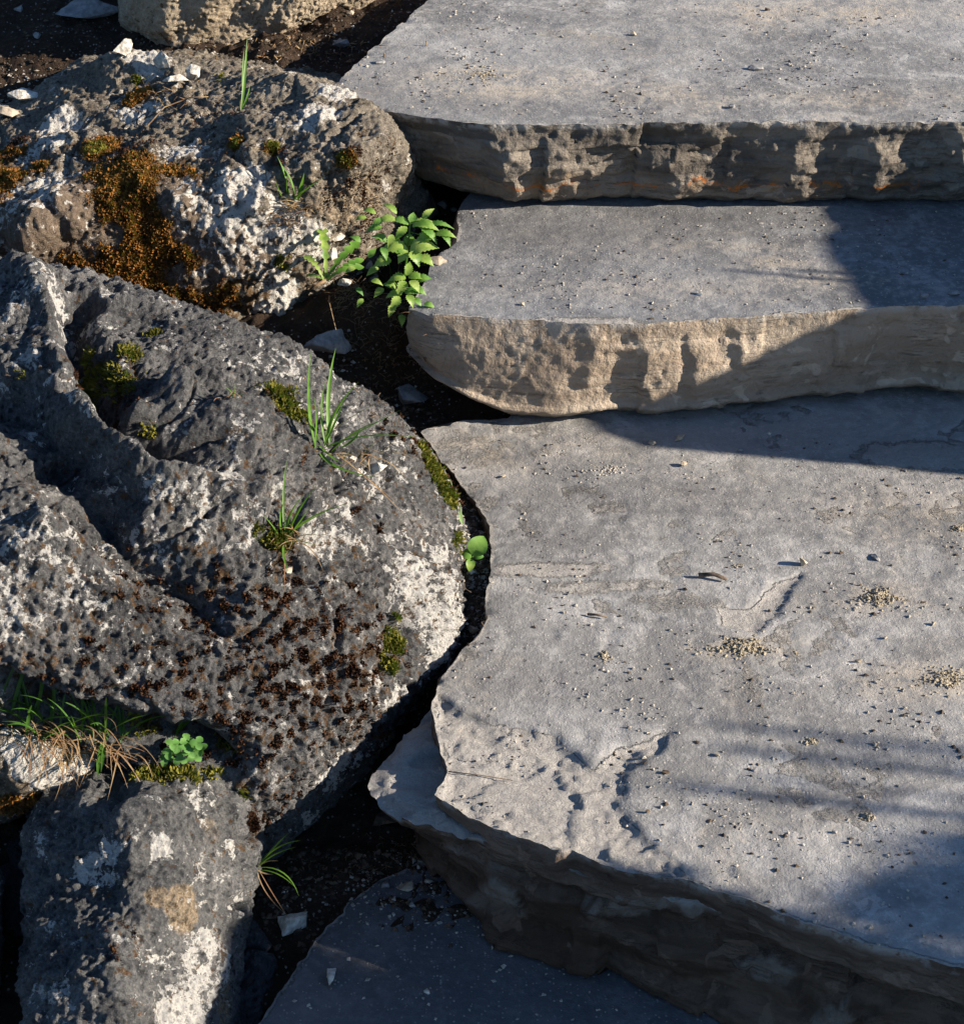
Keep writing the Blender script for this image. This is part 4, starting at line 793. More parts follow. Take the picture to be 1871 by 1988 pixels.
def scatter_stones(P0, R, mat, name, label, kind="stuff", flat=.75):
    """thousands of tiny irregular grains as one mass"""
    n = len(P0); base = np.array([(1, 0, 0), (0, 1, 0), (-1, 0, 0), (0, -1, 0), (0, 0, 1), (0, 0, -1)], float)
    tri = np.array([(0, 1, 4), (1, 2, 4), (2, 3, 4), (3, 0, 4), (1, 0, 5), (2, 1, 5), (3, 2, 5), (0, 3, 5)])
    V = base[None] * RNG.uniform(.6, 1.25, (n, 6, 1)) + RNG.normal(0, .16, (n, 6, 3)); a = RNG.uniform(0, 6.28, n); c, s_ = np.cos(a), np.sin(a)
    asp = RNG.uniform(.8, 1.6, n); V[..., 0] *= asp[:, None]; X_ = V[..., 0] * c[:, None] - V[..., 1] * s_[:, None]; Y_ = V[..., 0] * s_[:, None] + V[..., 1] * c[:, None]
    V = np.stack([X_, Y_, V[..., 2] * flat], -1) * R[:, None, None] + P0[:, None]
    F = (tri[None] + (np.arange(n) * 6)[:, None, None]).reshape(-1, 3)
    return tag(link_mesh(name, V.reshape(-1, 3), F, mat, None, False), label, None, None, kind)
def grains_on(bvs, boxes, n, rmin, rmax, mask=None, zmin=None):
    out = []; rr = []
    while len(out) < n:
        x0, y0, x1, y1 = boxes[random.randrange(len(boxes))]; x = random.uniform(x0, x1); y = random.uniform(y0, y1)
        if mask and random.random() > mask(x, y): continue
        p, nn = hit(bvs, x, y)
        q_, _ = hit(ALLB, x, y)
        if nn[2] < .5 or abs(q_[1] - p[1]) > .004 or (zmin is not None and p[2] < zmin): continue
        k = random.random() ** 3.5; r = rmin + (rmax - rmin) * k; out.append(p + (0, 0, r * .3)); rr.append(r)
    return np.array(out), np.array(rr)
def clump(x, y): 
    q = np.array([[x * .006, y * .01, 0.]]); return float(np.clip(.12 + 1.6 * fbm(q, 3, 90)[0], .03, 1))
bvs_top = (-.014,); a, r = grains_on([bv3], [(830, 850, 1871, 1880)], 1500, .0005, .0026, clump, bvs_top[0]); scatter_stones(a, r, M['grit'], "grit", "fine pale grit strewn over the broad step")
bvs_top = (-.014,); a, r = grains_on([bv3], [(830, 850, 1871, 1880)], 650, .0005, .0028, clump, bvs_top[0]); scatter_stones(a, r, M['grit_dark'], "dark_grit", "fine dark crumbs strewn over the broad step")
bvs_top = (.13,); a, r = grains_on([bv2], [(840, 410, 1871, 620)], 700, .0005, .0026, clump, bvs_top[0]); scatter_stones(a, r, M['grit'], "grit", "fine pale grit strewn over the middle step")
bvs_top = (.13,); a, r = grains_on([bv2], [(840, 410, 1871, 620)], 250, .0005, .0026, clump, bvs_top[0]); scatter_stones(a, r, M['grit_dark'], "dark_grit", "fine dark crumbs strewn over the middle step")
bvs_top = (.26,); a, r = grains_on([bv1], [(660, 0, 1871, 235)], 900, .0006, .003, clump, bvs_top[0]); scatter_stones(a, r, M['grit'], "grit", "fine pale grit strewn over the highest step")
bvs_top = (.26,); a, r = grains_on([bv1], [(660, 0, 1871, 235)], 350, .0006, .003, clump, bvs_top[0]); scatter_stones(a, r, M['grit_dark'], "dark_grit", "fine dark crumbs strewn over the highest step")
a, r = grains_on([bv4, bvg], [(540, 1700, 1200, 1988)], 260, .0005, .003, lambda x, y: 1 if y < 1800 else .25); scatter_stones(a, r, M['grit'], "grit", "pale grit in the shade on the lowest step")
a, r = grains_on([bvg], [(0, 0, 820, 240), (0, 0, 820, 240), (880, 950, 960, 1250), (880, 950, 960, 1250), (620, 640, 860, 850), (500, 1650, 950, 1850)], 3600, .0006, .0045); scatter_stones(a, r, M['grit_dark'], "soil_crumbs", "dark crumbs of soil between the stones")
a, r = grains_on([bvg, R3['bv']], [(885, 960, 950, 1240)], 900, .0008, .0032); scatter_stones(a, r, M['grit'], "gravel", "pale fine gravel in the gap between dark boulder and broad step")
a, r = grains_on([bvg], [(0, 130, 100, 260), (360, 0, 800, 140), (620, 640, 860, 850), (700, 1650, 950, 1850)], 260, .001, .004); scatter_stones(a, r, M['grit'], "gravel", "pale bits of gravel on the dark soil")
def pile(x, y, rx, ry, n, h, rmax, mat, label):
    P0 = []; R = []
    for _ in range(int(n * 1.7)):
        a_ = random.uniform(0, 6.283); q = abs(random.gauss(0, .55)); px, py = x + rx * q * math.cos(a_) * (1 + .4 * math.sin(3 * a_)), y + ry * q * math.sin(a_)
        p, nn = hit([bv3, bv1, bv2], px, py); P0.append(p + (0, 0, max(0, h * (1 - q) * random.random()))); R.append(.0004 + rmax * random.random() ** 2.2)
    scatter_stones(np.array(P0), np.array(R), mat, "crumbs", label)
pile(1440, 1258, 62, 20, 520, .004, .0026, M['crumb'], "largest pile of sandy crumbs, in front of the chipped scar")
pile(1702, 1160, 45, 20, 420, .005, .0022, M['crumb'], "rounded pile of tan sandy crumbs under the long blue-grey pebble")
pile(1835, 1318, 60, 24, 360, .002, .002, M['crumb'], "wide thin smear of sandy crumbs at the picture edge")
pile(1172, 1275, 16, 12, 60, .003, .002, M['crumb'], "small orange crumb heap alone on the broad step")
pile(1575, 1440, 18, 9, 60, .002, .002, M['crumb'], "small sandy crumb heap beside the stripes of shade")
pile(1685, 1587, 16, 9, 50, .003, .0024, M['crumb'], "small tan crumb heap near the blue corner shadow")
pile(1860, 1028, 22, 10, 60, .003, .0022, M['crumb'], "small crumb heap at the picture edge behind the long pebble")
pile(1430, 1100, 20, 5, 30, .001, .0016, M['crumb'], "thin line of sandy crumbs behind the bark flake")
pile(940, 145, 70, 22, 160, .001, .0018, M['crumb'], "sandy crumbs over the tan patch on the highest step")
pile(1180, 912, 70, 14, 140, .001, .002, M['grit'], "grey crumbly streak on the broad step below the shadow band")

def stick(pts, r0, r1, label, name="twig", mat='twig', lift=.001, group=None):
    q = [hit(ALLB, x, y)[0] + (0, 0, lift + r0 + l) for x, y, l in pts]; v, f = tube(q, r0, r1, 6)
    return tag(link_mesh(name, v, f, M[mat]), label, "twig", group)
stick([(1355, 1122, 0), (1385, 1124, .003), (1410, 1130, 0)], .0028, .002, "dark curled bark flake on the middle of the broad step")
stick([(1140, 1196, 0), (1158, 1199, .0015), (1178, 1202, .0005)], .0015, .001, "short dark twig alone on the broad step")
stick([(870, 1502, .001), (930, 1508, .0005), (995, 1519, .001)], .0006, .0005, "thin dry stalk across the flat chipped face")

# ------------------------------------------------------------------ grass, leaves and moss
def blade(pts, w, fold=.25):
    """tapered, folded blade along 3D points"""
    pts = np.array(pts); n = 9; s = np.linspace(0, 1, n); k = len(pts); t = np.linspace(0, 1, k)
    # quadratic smoothing through control points
    from math import comb
    C_ = np.zeros((n, 3))
    for i in range(k): C_ += (comb(k - 1, i) * s ** i * (1 - s) ** (k - 1 - i))[:, None] * pts[i]
    T = unit(np.gradient(C_, axis=0)); view = unit(np.array([0, 0, CAM_H]) - C_) + np.array([.35, 0, .2]); S = unit(np.cross(T, view)); Nn = np.cross(S, T)
    wd = w * np.minimum(1, .55 + 2.2 * s) * np.clip((1 - s) * 2.2, .04, 1) ** .8
    L = C_ + S * wd[:, None] * .5 + Nn * (wd * fold)[:, None]; R = C_ - S * wd[:, None] * .5 + Nn * (wd * fold)[:, None]
    V = list(L) + list(C_) + list(R); F = []
    for i in range(n - 1): F += [(i, i + 1, n + i + 1, n + i), (n + i, n + i + 1, 2 * n + i + 1, 2 * n + i)]
    return V, F
def px_pts(base, plist, depth=0.):
    """3D points from the base outwards following picture directions at the base's distance, leaning by depth (m) towards the viewer"""
    out = []; L = len(plist) - 1; d0 = base @ np.array([0, cp, -sp]) + CAM_H * sp
    for i, (x, y) in enumerate(plist):
        d = d0 - depth * i / max(L, 1); r_ = ray(x, y); out.append(np.array([0, 0, CAM_H]) + r_ * d)
    return out
def tuft(blades, label, mat='grass', group="grass tufts growing on the boulders", dry=None, cat="grass tuft", bvs=None, name="grass_tuft", extra=None):
    base = hit(bvs or ALLB, *blades[0][0][0])[0]; e = empty(name, base, label, cat, group); parts = []; dp = []
    for bl in blades:
        pl, wpx, depth = bl[:3]; b = hit(bvs or ALLB, *pl[0])[0]; b = b if np.linalg.norm(b - base) < .08 else base
        pts = px_pts(b, pl, depth); wv = wpx * np.linalg.norm(b - (0, 0, CAM_H)) / FPX
        v, f = blade(np.array(pts) - base, wv); (dp if (len(bl) > 3) else parts).append((v, f))
    if dry:
        cx, cy, n, rx, ry = dry
        for _ in range(n):
            x0 = cx + random.gauss(0, rx * .4); y0 = cy + random.gauss(0, ry * .3); a_ = random.uniform(0, 6.28); l = random.uniform(.4, 1.1)
            x2 = x0 + math.cos(a_) * rx * l; y2 = y0 + math.sin(a_) * ry * l
            dp.append(blade(np.array(px_pts(base, [(x0, y0), ((x0 + x2) / 2 + random.gauss(0, 6), (y0 + y2) / 2 - random.uniform(4, 20)), (x2, y2)], random.uniform(0, .02))) - base, random.uniform(1.3, 2.6) / 1500))
    if len(parts) <= 4:
        for v, f in parts: link_mesh("blade", v, f, M[mat], e)
    else: v, f = merge(parts); link_mesh("blades", v, f, M[mat], e)
    if dp: v, f = merge(dp); link_mesh("dry_blades", v, f, M['straw'], e)
    return e
tuft([([(612, 868), (590, 800), (603, 684)], 8, .03), ([(640, 862), (628, 770), (652, 675)], 8, .0), ([(632, 860), (640, 800), (696, 741)], 7, .03), ([(638, 868), (680, 850), (775, 797)], 6, .03), ([(625, 872), (700, 835), (818, 850)], 7, .04), ([(640, 880), (690, 830), (745, 815)], 5, .02),
      ([(618, 868), (625, 915), (735, 928)], 9, .05), ([(610, 870), (615, 820), (610, 770)], 7, .03), ([(622, 862), (612, 830), (596, 808)], 5, .03), ([(630, 865), (650, 820), (668, 780)], 5, .0), ([(620, 866), (640, 890), (665, 900)], 7, .03), ([(660, 870), (690, 860), (700, 830)], 6, 0), ([(632, 866), (615, 800), (632, 740)], 5, .01),
      ([(640, 840), (690, 800), (760, 770)], 3, .03, 1), ([(700, 880), (760, 890), (790, 930)], 3.5, .03, 1), ([(655, 880), (700, 920), (770, 975)], 3, .03, 1), ([(650, 880), (720, 930), (785, 1000)], 3, .03, 1)],
     "tall bright grass tuft with long arching blades on the dark boulder", dry=(690, 890, 22, 60, 30))
tuft([([(552, 1040), (545, 960), (557, 893)], 4.5, .0), ([(556, 1045), (570, 1000), (612, 945)], 6, .02), ([(552, 1045), (555, 1000), (590, 960)], 6, .02), ([(565, 1035), (600, 1000), (682, 975)], 7, .03), ([(560, 1040), (580, 1020), (640, 990)], 6, .03), ([(545, 1050), (530, 1020), (510, 1000)], 5, .02), ([(560, 1050), (590, 1050), (615, 1060)], 4, .03),
      ([(552, 1050), (545, 1080), (560, 1110)], 5, .04), ([(556, 1045), (575, 1030), (600, 985)], 6, .02), ([(548, 1045), (535, 1000), (555, 970)], 5, .02), ([(556, 1050), (552, 1090), (552, 1150)], 2.6, .04, 1), ([(575, 1050), (610, 1060), (628, 1110)], 3, .04, 1)],
     "yellow-green grass tuft lower on the dark boulder casting spiky shadows", dry=(545, 1050, 50, 60, 26))
tuft([([(468, 214), (476, 150), (480, 72)], 5.5, .0), ([(472, 200), (470, 140), (474, 95)], 4.5, .01), ([(470, 212), (482, 190), (485, 165)], 4, .0), ([(468, 214), (466, 195), (472, 180)], 4, 0, 1)], "single upright grass stem on the crest of the mossy boulder")
tuft([([(560, 385), (558, 345), (538, 303)], 7, .02), ([(570, 388), (570, 350), (545, 318)], 7, .02), ([(572, 388), (590, 370), (628, 345)], 8, .02), ([(560, 388), (552, 365), (558, 340)], 7, .02), ([(578, 388), (585, 360), (590, 335)], 7, .02), ([(568, 390), (580, 375), (600, 362)], 5, .02), ([(550, 388), (540, 370), (535, 350)], 5, .02)],
     "short fanned grass tuft in the middle of the mossy boulder", dry=(570, 400, 40, 45, 22))
tuft([([(902, 1062), (893, 1000), (874, 930)], 6, .0), ([(905, 1066), (890, 1010), (880, 968)], 5, .01), ([(900, 1060), (897, 1010), (893, 975)], 4, .0)], "two thin upright blades in the gap by the broad step")
tuft([([(503, 1680), (530, 1640), (583, 1632)], 4.5, .01), ([(503, 1682), (530, 1655), (575, 1645)], 3.5, .01), ([(500, 1685), (535, 1640), (560, 1618)], 3, .0), ([(503, 1685), (560, 1680), (580, 1740)], 3.2, .02), ([(505, 1690), (540, 1690), (572, 1722)], 3, .02), ([(500, 1685), (515, 1670), (540, 1672)], 4, .01, 1), ([(500, 1690), (515, 1700), (530, 1698)], 4, .01, 1),
      ([(500, 1695), (510, 1740), (560, 1780)], 2, .03, 1), ([(503, 1690), (530, 1740), (565, 1790)], 1.8, .03, 1)], "little grass tuft in the shade beside the squarish boulder", bvs=[R4['bv']])
tuft([([(452, 770), (450, 760), (438, 752)], 5, .01), ([(454, 770), (456, 755), (457, 742)], 4, .01), ([(456, 771), (466, 765), (474, 768)], 4, .01)], "tiny green sprig high on the dark boulder", dry=(455, 770, 10, 24, 8))
tuft([([(345, 1425), (370, 1395), (412, 1370)], 10, .02), ([(342, 1428), (355, 1395), (372, 1380)], 8, .02), ([(340, 1430), (352, 1410), (360, 1400)], 5, .01)], "pair of broad green blades rising behind the clover")
bl = []
rs = random.Random(5)
for x0, y0, n, lx, ly in [(60, 1400, 10, 75, 130), (120, 1420, 6, 80, 110), (20, 1380, 6, 60, 120), (190, 1440, 9, 90, 110), (230, 1430, 6, 80, 90), (90, 1440, 5, 70, 80)]:
    for _ in range(n):
        a_ = rs.uniform(-1.25, 1.35); l = rs.uniform(.55, 1.35); xx = x0 + rs.gauss(0, 18); yy = y0 + rs.gauss(0, 8); x2 = xx + math.sin(a_) * lx * l * 1.2; y2 = yy - math.cos(a_) * ly * l
        bl.append(([(xx, yy), ((xx + x2) / 2 - 8 * math.sin(a_), (yy + y2) / 2 - 16), (x2, y2 + abs(math.sin(a_)) * 20)], rs.uniform(4, 8), rs.uniform(0, .05)))
bl += [([(160, 1430), (157, 1300), (160, 1185)], 5, .02), ([(190, 1400), (220, 1330), (290, 1300)], 7, .03), ([(60, 1400), (40, 1300), (5, 1215)], 6, .02), ([(60, 1390), (95, 1340), (68, 1240)], 5, .02), ([(200, 1440), (188, 1480), (190, 1515)], 8, .05), ([(205, 1430), (200, 1470), (196, 1500)], 7, .05), ([(215, 1420), (240, 1400), (285, 1388)], 8, .03), ([(100, 1400), (110, 1350), (96, 1290)], 7, .02)]
for _ in range(60):
    x0 = rs.uniform(0, 240); y0 = 1415 + rs.gauss(0, 14) + x0 * .12; x2 = x0 + rs.gauss(20, 45); y2 = y0 + rs.uniform(20, 110)
    bl.append(([(x0, y0), ((x0 + x2) / 2 + rs.gauss(10, 14), (y0 + y2) / 2 - rs.uniform(20, 50)), (x2, y2)], rs.uniform(1.6, 3.2), rs.uniform(.02, .06), 1))
tuft(bl, "long dark green grass clump with reddish roots at the picture's edge", mat='grass_dark', dry=(110, 1450, 70, 110, 45))

def leaflet(base, d, s, up, L, W, teeth=0, lobes=None, curl=.15, n=9):
    """leaf with midrib fold; outline either toothed or lobed"""
    V = []; F = []
    ts = np.linspace(0, 1, n)
    for i, t in enumerate(ts):
        wd = W * .46 * (math.sin(math.pi * min(1, t ** .7)) ** 1.05 if lobes is None else lobes(t))
        if teeth and i % 2 == 1: wd *= 1.3
        c = base + d * L * t + up * (L * curl * (math.sin(math.pi * t) - t * t * .8))
        fold = up * wd * .35
        V += [c + s * wd + fold, c, c - s * wd + fold]
    for i in range(n - 1):
        a = 3 * i; F += [(a, a + 3, a + 4, a + 1), (a + 1, a + 4, a + 5, a + 2)]
    return V, F
def local(base, dx, dy, tiltup=.3):
    """unit vectors from a picture direction: leaf lies roughly facing the viewer and the sky"""
    R_ = np.array([1., 0, 0]); U_ = unit(np.array([0, sp + .25, cp]));
    d = unit(R_ * dx - U_ * dy); up = unit(np.array([.25, -.45, 1.]) - d * (np.array([.25, -.45, 1.]) @ d)); s = np.cross(d, up)
    return d, s, up
def leaf_on(root, off, x, y, dx, dy, Lpx, Wpx, d0, mat='leaf', teeth=1, lobes=None, depth=0, n=15):
    base = np.array([0, 0, CAM_H]) + ray(x, y) * (d0 - depth); d, s, up = local(base, dx, dy); k = d0 / FPX
    v, f = leaflet(base - off, d, s, up, Lpx * k * .95, Wpx * k * (.8 if mat == 'leaf' and lobes is None else 1), teeth, lobes, n=n)
    return link_mesh("leaf", v, f, M[random.choice([mat, mat, 'leaf_pale', 'leaf_deep']) if mat == 'leaf' else mat], root)
# raspberry-like seedling
b0 = hit(ALLB, 778, 590)[0]; rp = empty("leafy_plant", b0, "bright green seedling with toothed leaves hanging over the middle step's corner", "plant"); off = b0
D0 = 2.31
def stemz(pl, r, depth=0): 
    pts = [np.array([0, 0, CAM_H]) + ray(x, y) * (D0 - dd) - off for x, y, dd in pl]; return tube(pts, r, r * .6, 5)
v, f = merge([stemz([(772, 600, -.14), (785, 540, -.03), (792, 480, .02), (796, 432, .03)], .0016), stemz([(790, 500, .01), (770, 492, .03)], .0009), stemz([(792, 480, .02), (815, 478, .03)], .0009), stemz([(796, 432, .03), (760, 428, .03)], .0008), stemz([(796, 432, .03), (830, 425, .035)], .0008), stemz([(796, 450, .03), (850, 465, .03)], .0007), stemz([(772, 600, -.14), (775, 560, -.02), (760, 540, .02)], .0009)])
link_mesh("stem", v, f, M['grass'], rp)
for q in [(700, 470, -.8, -.5, 26, 16, .05), (715, 500, .6, -.8, 26, 16, .05), (690, 520, -.9, .4, 24, 14, .04), (720, 545, .9, .3, 26, 15, .04), (705, 580, -.6, .8, 22, 13, .02), (730, 415, -.9, -.3, 30, 15, .04), (712, 422, -.9, .2, 26, 13, .04), (762, 455, -.3, 1, 30, 18, .04), (740, 480, .4, .9, 30, 18, .045), (690, 560, .7, .6, 22, 13, .03), (792, 488, -1, -.12, 58, 40, .03), (795, 486, 1, -.15, 60, 42, .035), (797, 488, .55, .9, 36, 32, .04), (790, 486, -.5, .75, 32, 26, .035), (792, 478, .1, -1, 30, 26, .02),
          (800, 440, 1, -.35, 44, 20, .03), (805, 436, 1, .2, 52, 26, .035), (815, 440, .8, .75, 50, 22, .035), (830, 436, 1, .1, 55, 15, .03), (798, 434, .2, -1, 26, 20, .03), (795, 436, -1, -.25, 48, 20, .03), (770, 426, -1, .15, 48, 22, .03), (745, 424, -.7, .6, 34, 18, .03), (790, 440, -.6, .7, 38, 20, .035), (770, 415, -.6, -.5, 36, 16, .03), (820, 425, .7, -.7, 34, 16, .03),
          (788, 540, -1, .1, 38, 24, .02), (792, 538, 1, .05, 36, 22, .02), (790, 535, .2, -1, 32, 20, .02), (786, 545, -.4, 1, 34, 24, .03), (795, 545, .7, .8, 32, 22, .03), (780, 570, -1, .2, 34, 22, .02), (785, 568, 1, .0, 38, 22, .02), (790, 572, .5, 1, 30, 20, .03), (775, 575, -.5, 1, 34, 22, .03), (800, 560, 1, .4, 32, 20, .02), (768, 560, -.8, -.3, 30, 20, .02), (810, 545, .9, -.2, 30, 22, .02), (765, 590, -.4, 1, 30, 18, .0), (800, 580, .8, .6, 26, 18, .01), (812, 470, 1, -.5, 46, 30, .035), (845, 455, 1, .1, 44, 22, .035), (856, 452, .6, .8, 34, 18, .035), (760, 505, -.9, .3, 40, 30, .03), (750, 470, -.8, -.4, 34, 24, .03), (742, 440, -1, .3, 36, 20, .03), (812, 500, 1, .5, 36, 28, .035), (735, 520, -.8, .5, 30, 18, .02), (745, 560, -.7, .6, 28, 18, .0), (778, 610, .1, 1, 26, 18, -.02), (822, 590, .9, .3, 26, 16, .01)]:
    leaf_on(rp, off, q[0], q[1], q[2], q[3], q[4], q[5], D0, depth=q[6])
# dandelion with jagged leaves
b1 = hit(ALLB, 632, 543)[0]; dn = empty("dandelion", b1, "dandelion with jagged grey-green leaves and a brown root on the mossy boulder", "plant"); D1 = min((hit(ALLB, x, y)[0] @ np.array([0, cp, -sp]) for x, y in [(632, 543), (625, 430), (625, 480), (690, 460), (700, 510), (600, 500)])) + CAM_H * sp
lob = lambda t: (.2 + .8 * t) * (1 - max(0, (t - .8) / .2) ** 2 * .9) * (.3 + .7 * (1 - (t * 6) % 1 if t < .83 else .8))
for q in [(632, 540, -.08, -1, 118, 34, .01), (634, 540, .75, -.95, 105, 32, .01), (634, 542, 1, -.42, 80, 26, .02), (628, 542, -.6, -.85, 66, 26, .02), (636, 545, 1, -.7, 88, 24, .0), (630, 544, -.9, -.3, 40, 16, .02)]:
    leaf_on(dn, b1, q[0], q[1], q[2], q[3], q[4], q[5], D1, teeth=0, lobes=lob, depth=q[6], n=37, mat='leaf' if q[2] < 0 else 'grass')
v, f = tube([b1 * 0, np.array([-.012, -.006, -.004]), np.array([-.022, -.01, -.012])], .003, .0015); link_mesh("root", v, f, M['root'], dn)
# round seedling in the gap
b2 = hit(ALLB, 908, 1102)[0]; sd_ = empty("seedling", b2, "small round-leaved seedling in the gap between dark boulder and broad step", "plant"); D2 = b2 @ np.array([0, cp, -sp]) + CAM_H * sp
rnd = lambda t: math.sin(math.pi * min(1, t ** .8 + .02)) ** .6
for q in [(918, 1078, .55, -1, 46, 42, .02), (916, 1080, -.9, -.15, 24, 26, .02), (912, 1085, .0, 1, 26, 20, .02), (920, 1082, .9, -.1, 20, 18, .02)]: leaf_on(sd_, b2, *q[:6], D2, teeth=0, lobes=rnd, depth=q[6], n=11)
v, f = tube([np.zeros(3), (np.array([0, 0, CAM_H]) + ray(918, 1080) * (D2 - .02)) - b2], .001, .0008); link_mesh("stem", v, f, M['grass'], sd_)
# clover
b3 = hit(ALLB, 350, 1468)[0]; cl = empty("clover", b3, "bright three-leaved clover patch on top of the squarish boulder", "plant"); D3 = b3 @ np.array([0, cp, -sp]) + CAM_H * sp
heart = lambda t: (math.sin(math.pi * min(1, t ** .6 * .93)) ** .7) * (1.15 if .45 < t < .95 else .9)
rs = random.Random(9); stems = []
for (x, y) in [(362, 1437), (383, 1443), (345, 1450), (368, 1460), (390, 1455), (328, 1462), (350, 1474), (378, 1470), (335, 1445), (322, 1475), (360, 1450)]:
    a0 = rs.uniform(0, 6.28); dd = rs.uniform(.012, .03); e_ = D3 - dd
    base = np.array([0, 0, CAM_H]) + ray(x, y) * e_; stems.append(tube([np.zeros(3) + RNG.normal(0, .004, 3) * (1, 1, 0), base - b3], .0005, .0004, 4)); lv = []
    nrm = unit(np.array([rs.gauss(.1, .2), -.5 + rs.gauss(0, .15), 1])); ax = unit(np.cross(nrm, [0, 1, 0.2])); ay = np.cross(nrm, ax)
    for k in range(3):
        a_ = a0 + k * 2.094; d = ax * math.cos(a_) + ay * math.sin(a_); s = np.cross(d, nrm)
        lv.append(leaflet(base - b3, d, s, nrm, 15 * D3 / FPX, 16 * D3 / FPX, 0, heart, .05, 9))
    v, f = merge(lv); link_mesh("leaf", v, f, M['clover'], cl)
v, f = merge(stems); link_mesh("stem", v, f, M['grass'], cl)
# roots and dry litter
def litter(cx, cy, rx, ry, n, label, mat='root', wpx=2., lmax=40):
    parts = []
    for _ in range(n):
        x = cx + random.gauss(0, rx * .45); y = cy + random.gauss(0, ry * .45); b = hit(ALLB, x, y)[0] + (0, 0, .001); a_ = random.uniform(0, 6.28); l = random.uniform(.3, 1) * lmax
        pl = [(x, y), (x + math.cos(a_) * l * .5 + random.gauss(0, 5), y + math.sin(a_) * l * .35 - random.uniform(0, 8)), (x + math.cos(a_) * l, y + math.sin(a_) * l * .7)]
        parts.append(tube(px_pts(b, pl, random.uniform(0, .012)), wpx * .5 * b[1] / FPX * random.uniform(.5, 1.1), wpx * .2 * b[1] / FPX, 4))
    v, f = merge(parts); tag(link_mesh("roots", v, f, M[mat]), label, None, None, "stuff")
tuft([([(800, 530), (830, 505), (878, 482)], 4, .02), ([(775, 580), (760, 520), (735, 470)], 3.5, .05), ([(770, 590), (745, 540), (700, 520)], 3.5, .05), ([(765, 590), (752, 500), (748, 440)], 3, .05), ([(780, 590), (800, 560), (845, 540)], 3.5, .04), ([(770, 590), (730, 580), (690, 600)], 3, .04), ([(772, 592), (790, 620), (760, 650)], 3, .04)],
     "thin grass blades tangled among the bright seedling's stems", dry=(750, 560, 26, 60, 40))
litter(690, 570, 55, 45, 170, "tangled brown roots under the leafy plants")
litter(770, 600, 25, 30, 50, "brown rootlets below the bright seedling")
litter(560, 430, 40, 30, 50, "dry rootlets below the short grass tuft")
litter(740, 655, 60, 30, 40, "dark rootlets hanging in the shaded pit", wpx=1.6)
litter(760, 720, 70, 90, 120, "brown stems and dead leaf bits in the dark pit", wpx=3.2, lmax=16)
litter(720, 1680, 160, 60, 110, "dead leaf bits and rootlets on the soil by the lowest step", wpx=3., lmax=16)
litter(600, 90, 180, 40, 90, "dry plant bits on the soil at the back", wpx=3., lmax=14, mat='straw')
litter(350, 190, 60, 30, 35, "dry grass litter on the mossy boulder's crest", mat='straw', wpx=1.8)
litter(915, 1180, 18, 60, 70, "reddish plant litter in the gap by the broad step", wpx=2.4, lmax=18)
tag(link_mesh("twig", *tube([hit(ALLB, x, y)[0] + (0, 0, l) for x, y, l in [(275, 262, .004), (320, 218, .008), (370, 202, .010), (405, 195, .006)]], .0011, .0007, 5), M['straw']), "long dry straw arching over the mossy boulder's back", "twig")
tag(link_mesh("twig", *tube([hit(ALLB, x, y)[0] + (0, 0, l) for x, y, l in [(640, 590, .012), (640, 612, .02)]] + [np.array([0, 0, CAM_H]) + ray(652, 640) * 2.3], .0012, .0005, 5), M['straw']), "pale broken straw hanging under the toothed plant", "twig")

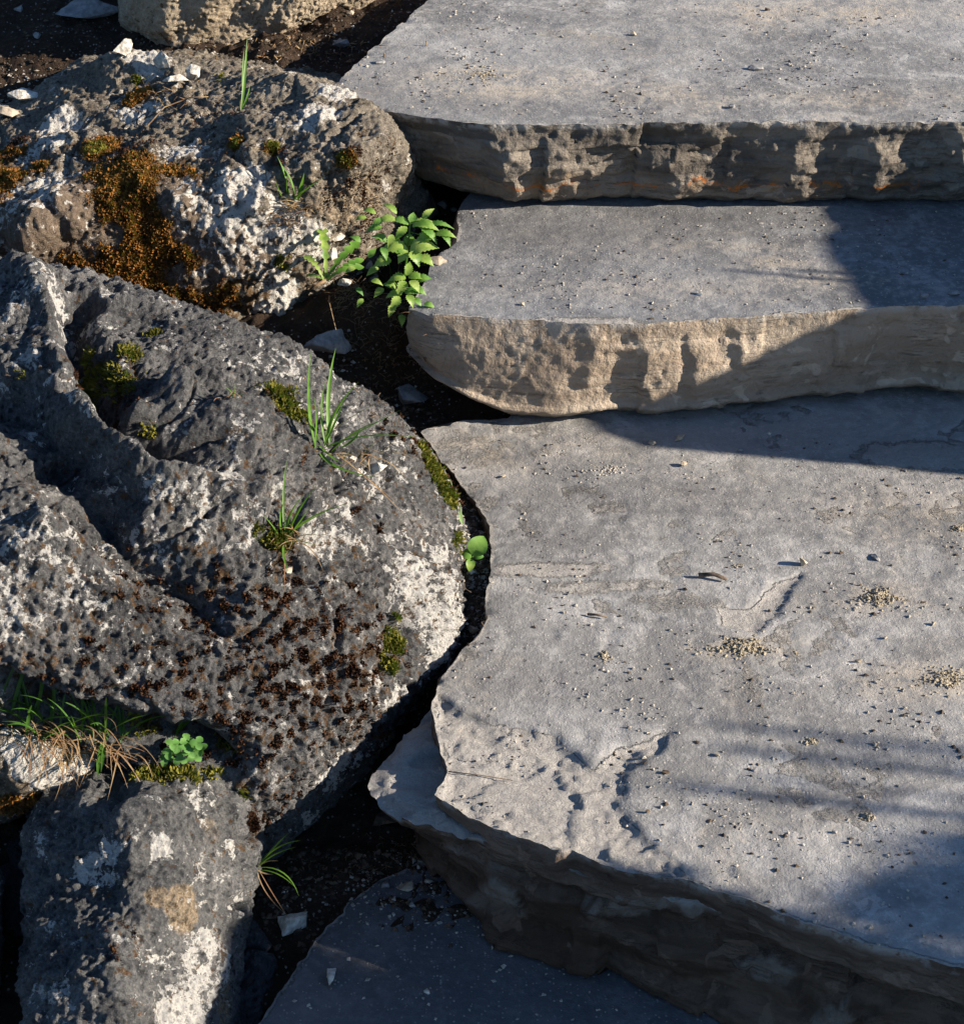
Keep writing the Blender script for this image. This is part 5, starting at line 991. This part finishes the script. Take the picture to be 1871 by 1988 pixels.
def moss(R_, thr, n, h, wd, mat, label, key="moss", seed=0, freq=60, zmin=-1, lean=.6, extra=None, upmin=-.2, ng=.38):
    V, N, A = R_['V'], R_['N'], R_['a'][key].copy(); A -= .75 * R_['a']['white'] * (extra is None)
    if extra is not None: 
        A[:] = 0
        for x, y, r, s in extra: c = hit([R_['bv']], x, y)[0]; e = np.linalg.norm(V - c, axis=1) / r; A = np.maximum(A, s * np.exp(-e * e))
    w_ = sstep(thr, thr + (.35 if ng < .5 else .15), (A if ng < .5 else np.minimum(A, .6) * .6) + ng * fbm(V * freq, 3 if ng < .5 else 2, seed + 3)); w_ *= (N[:, 2] > upmin) & (A > .12) & (N @ (np.array([0, -cp, sp])) > -.2)
    if w_.sum() < 1: return
    i = RNG.choice(len(V), n, p=w_ / w_.sum()); J = V[i] + RNG.normal(0, .0012, (n, 3)); k = RNG.uniform(.5, 1.3, n) * (.4 + .6 * w_[i])
    D = unit(N[i] + RNG.normal(0, lean, (n, 3)) + (0, 0, .25)); S = unit(np.cross(D, RNG.normal(size=(n, 3))))
    o = quads("moss", J - N[i] * .0008, D, S, k * h, k * wd, mat, None, .1); tag(o, label, None, None, "stuff")
moss(R2, .40, 80000, .0044, .0028, M['moss_rust'], "thick rusty orange moss on the front of the mossy boulder", seed=1, freq=30)
moss(R2, .30, 9000, .004, .0022, M['moss_brown'], "thin brown moss film over the mossy boulder", key="warm", seed=2, freq=55)
moss(R2, .5, 5000, .006, .0026, M['moss_green'], "olive moss cushions on the upper mossy boulder", seed=3, freq=40, extra=[(670, 310, .012, 1.3), (530, 290, .012, 1.2), (460, 280, .01, 1.2), (190, 290, .02, 1.1), (550, 510, .02, .9), (720, 560, .03, .9), (430, 150, .03, .6), (650, 560, .02, .7), (270, 150, .02, .8)])
moss(R3, .50, 38000, .0034, .0024, M['moss_brown'], "dark red-brown moss dots on the dark boulder", seed=4, freq=105, ng=.78)
moss(R3, .42, 9000, .007, .0026, M['moss_green'], "yellow-olive moss along the ridges of the dark boulder", seed=5, freq=45, extra=[(850, 930, .02, 1.1), (835, 900, .02, 1.), (870, 965, .018, 1.), (820, 870, .015, .8), (185, 740, .03, 1.), (170, 700, .02, .9), (250, 690, .025, .8), (225, 740, .03, .9), (560, 790, .035, .9), (520, 760, .02, .7), (285, 830, .012, .8), (760, 1250, .02, 1.2), (752, 1290, .014, 1.1), (770, 1200, .012, .8), (280, 1400, .02, 1.1), (440, 1440, .02, .9), (890, 1060, .02, .8), (545, 1050, .02, .9), (500, 1030, .015, .7), (300, 650, .012, .8), (45, 730, .012, .6)])
moss(R4, .4, 3500, .005, .0024, M['moss_brown'], "brown moss specks on the squarish boulder", seed=6, freq=70)
moss(R4, .35, 2600, .007, .0028, M['moss_green'], "olive moss along the top edge of the squarish boulder", seed=7, freq=40, extra=[(330, 1490, .03, 1.1), (420, 1490, .02, 1.), (280, 1500, .02, .9), (470, 1530, .015, .7)])
moss(R5, .35, 1500, .006, .0028, M['moss_rust'], "rusty moss along the lower rim of the pale brownish boulder", seed=8, freq=50, extra=[(20, 1565, .02, 1.), (60, 1560, .02, .9), (170, 1440, .02, .6)])
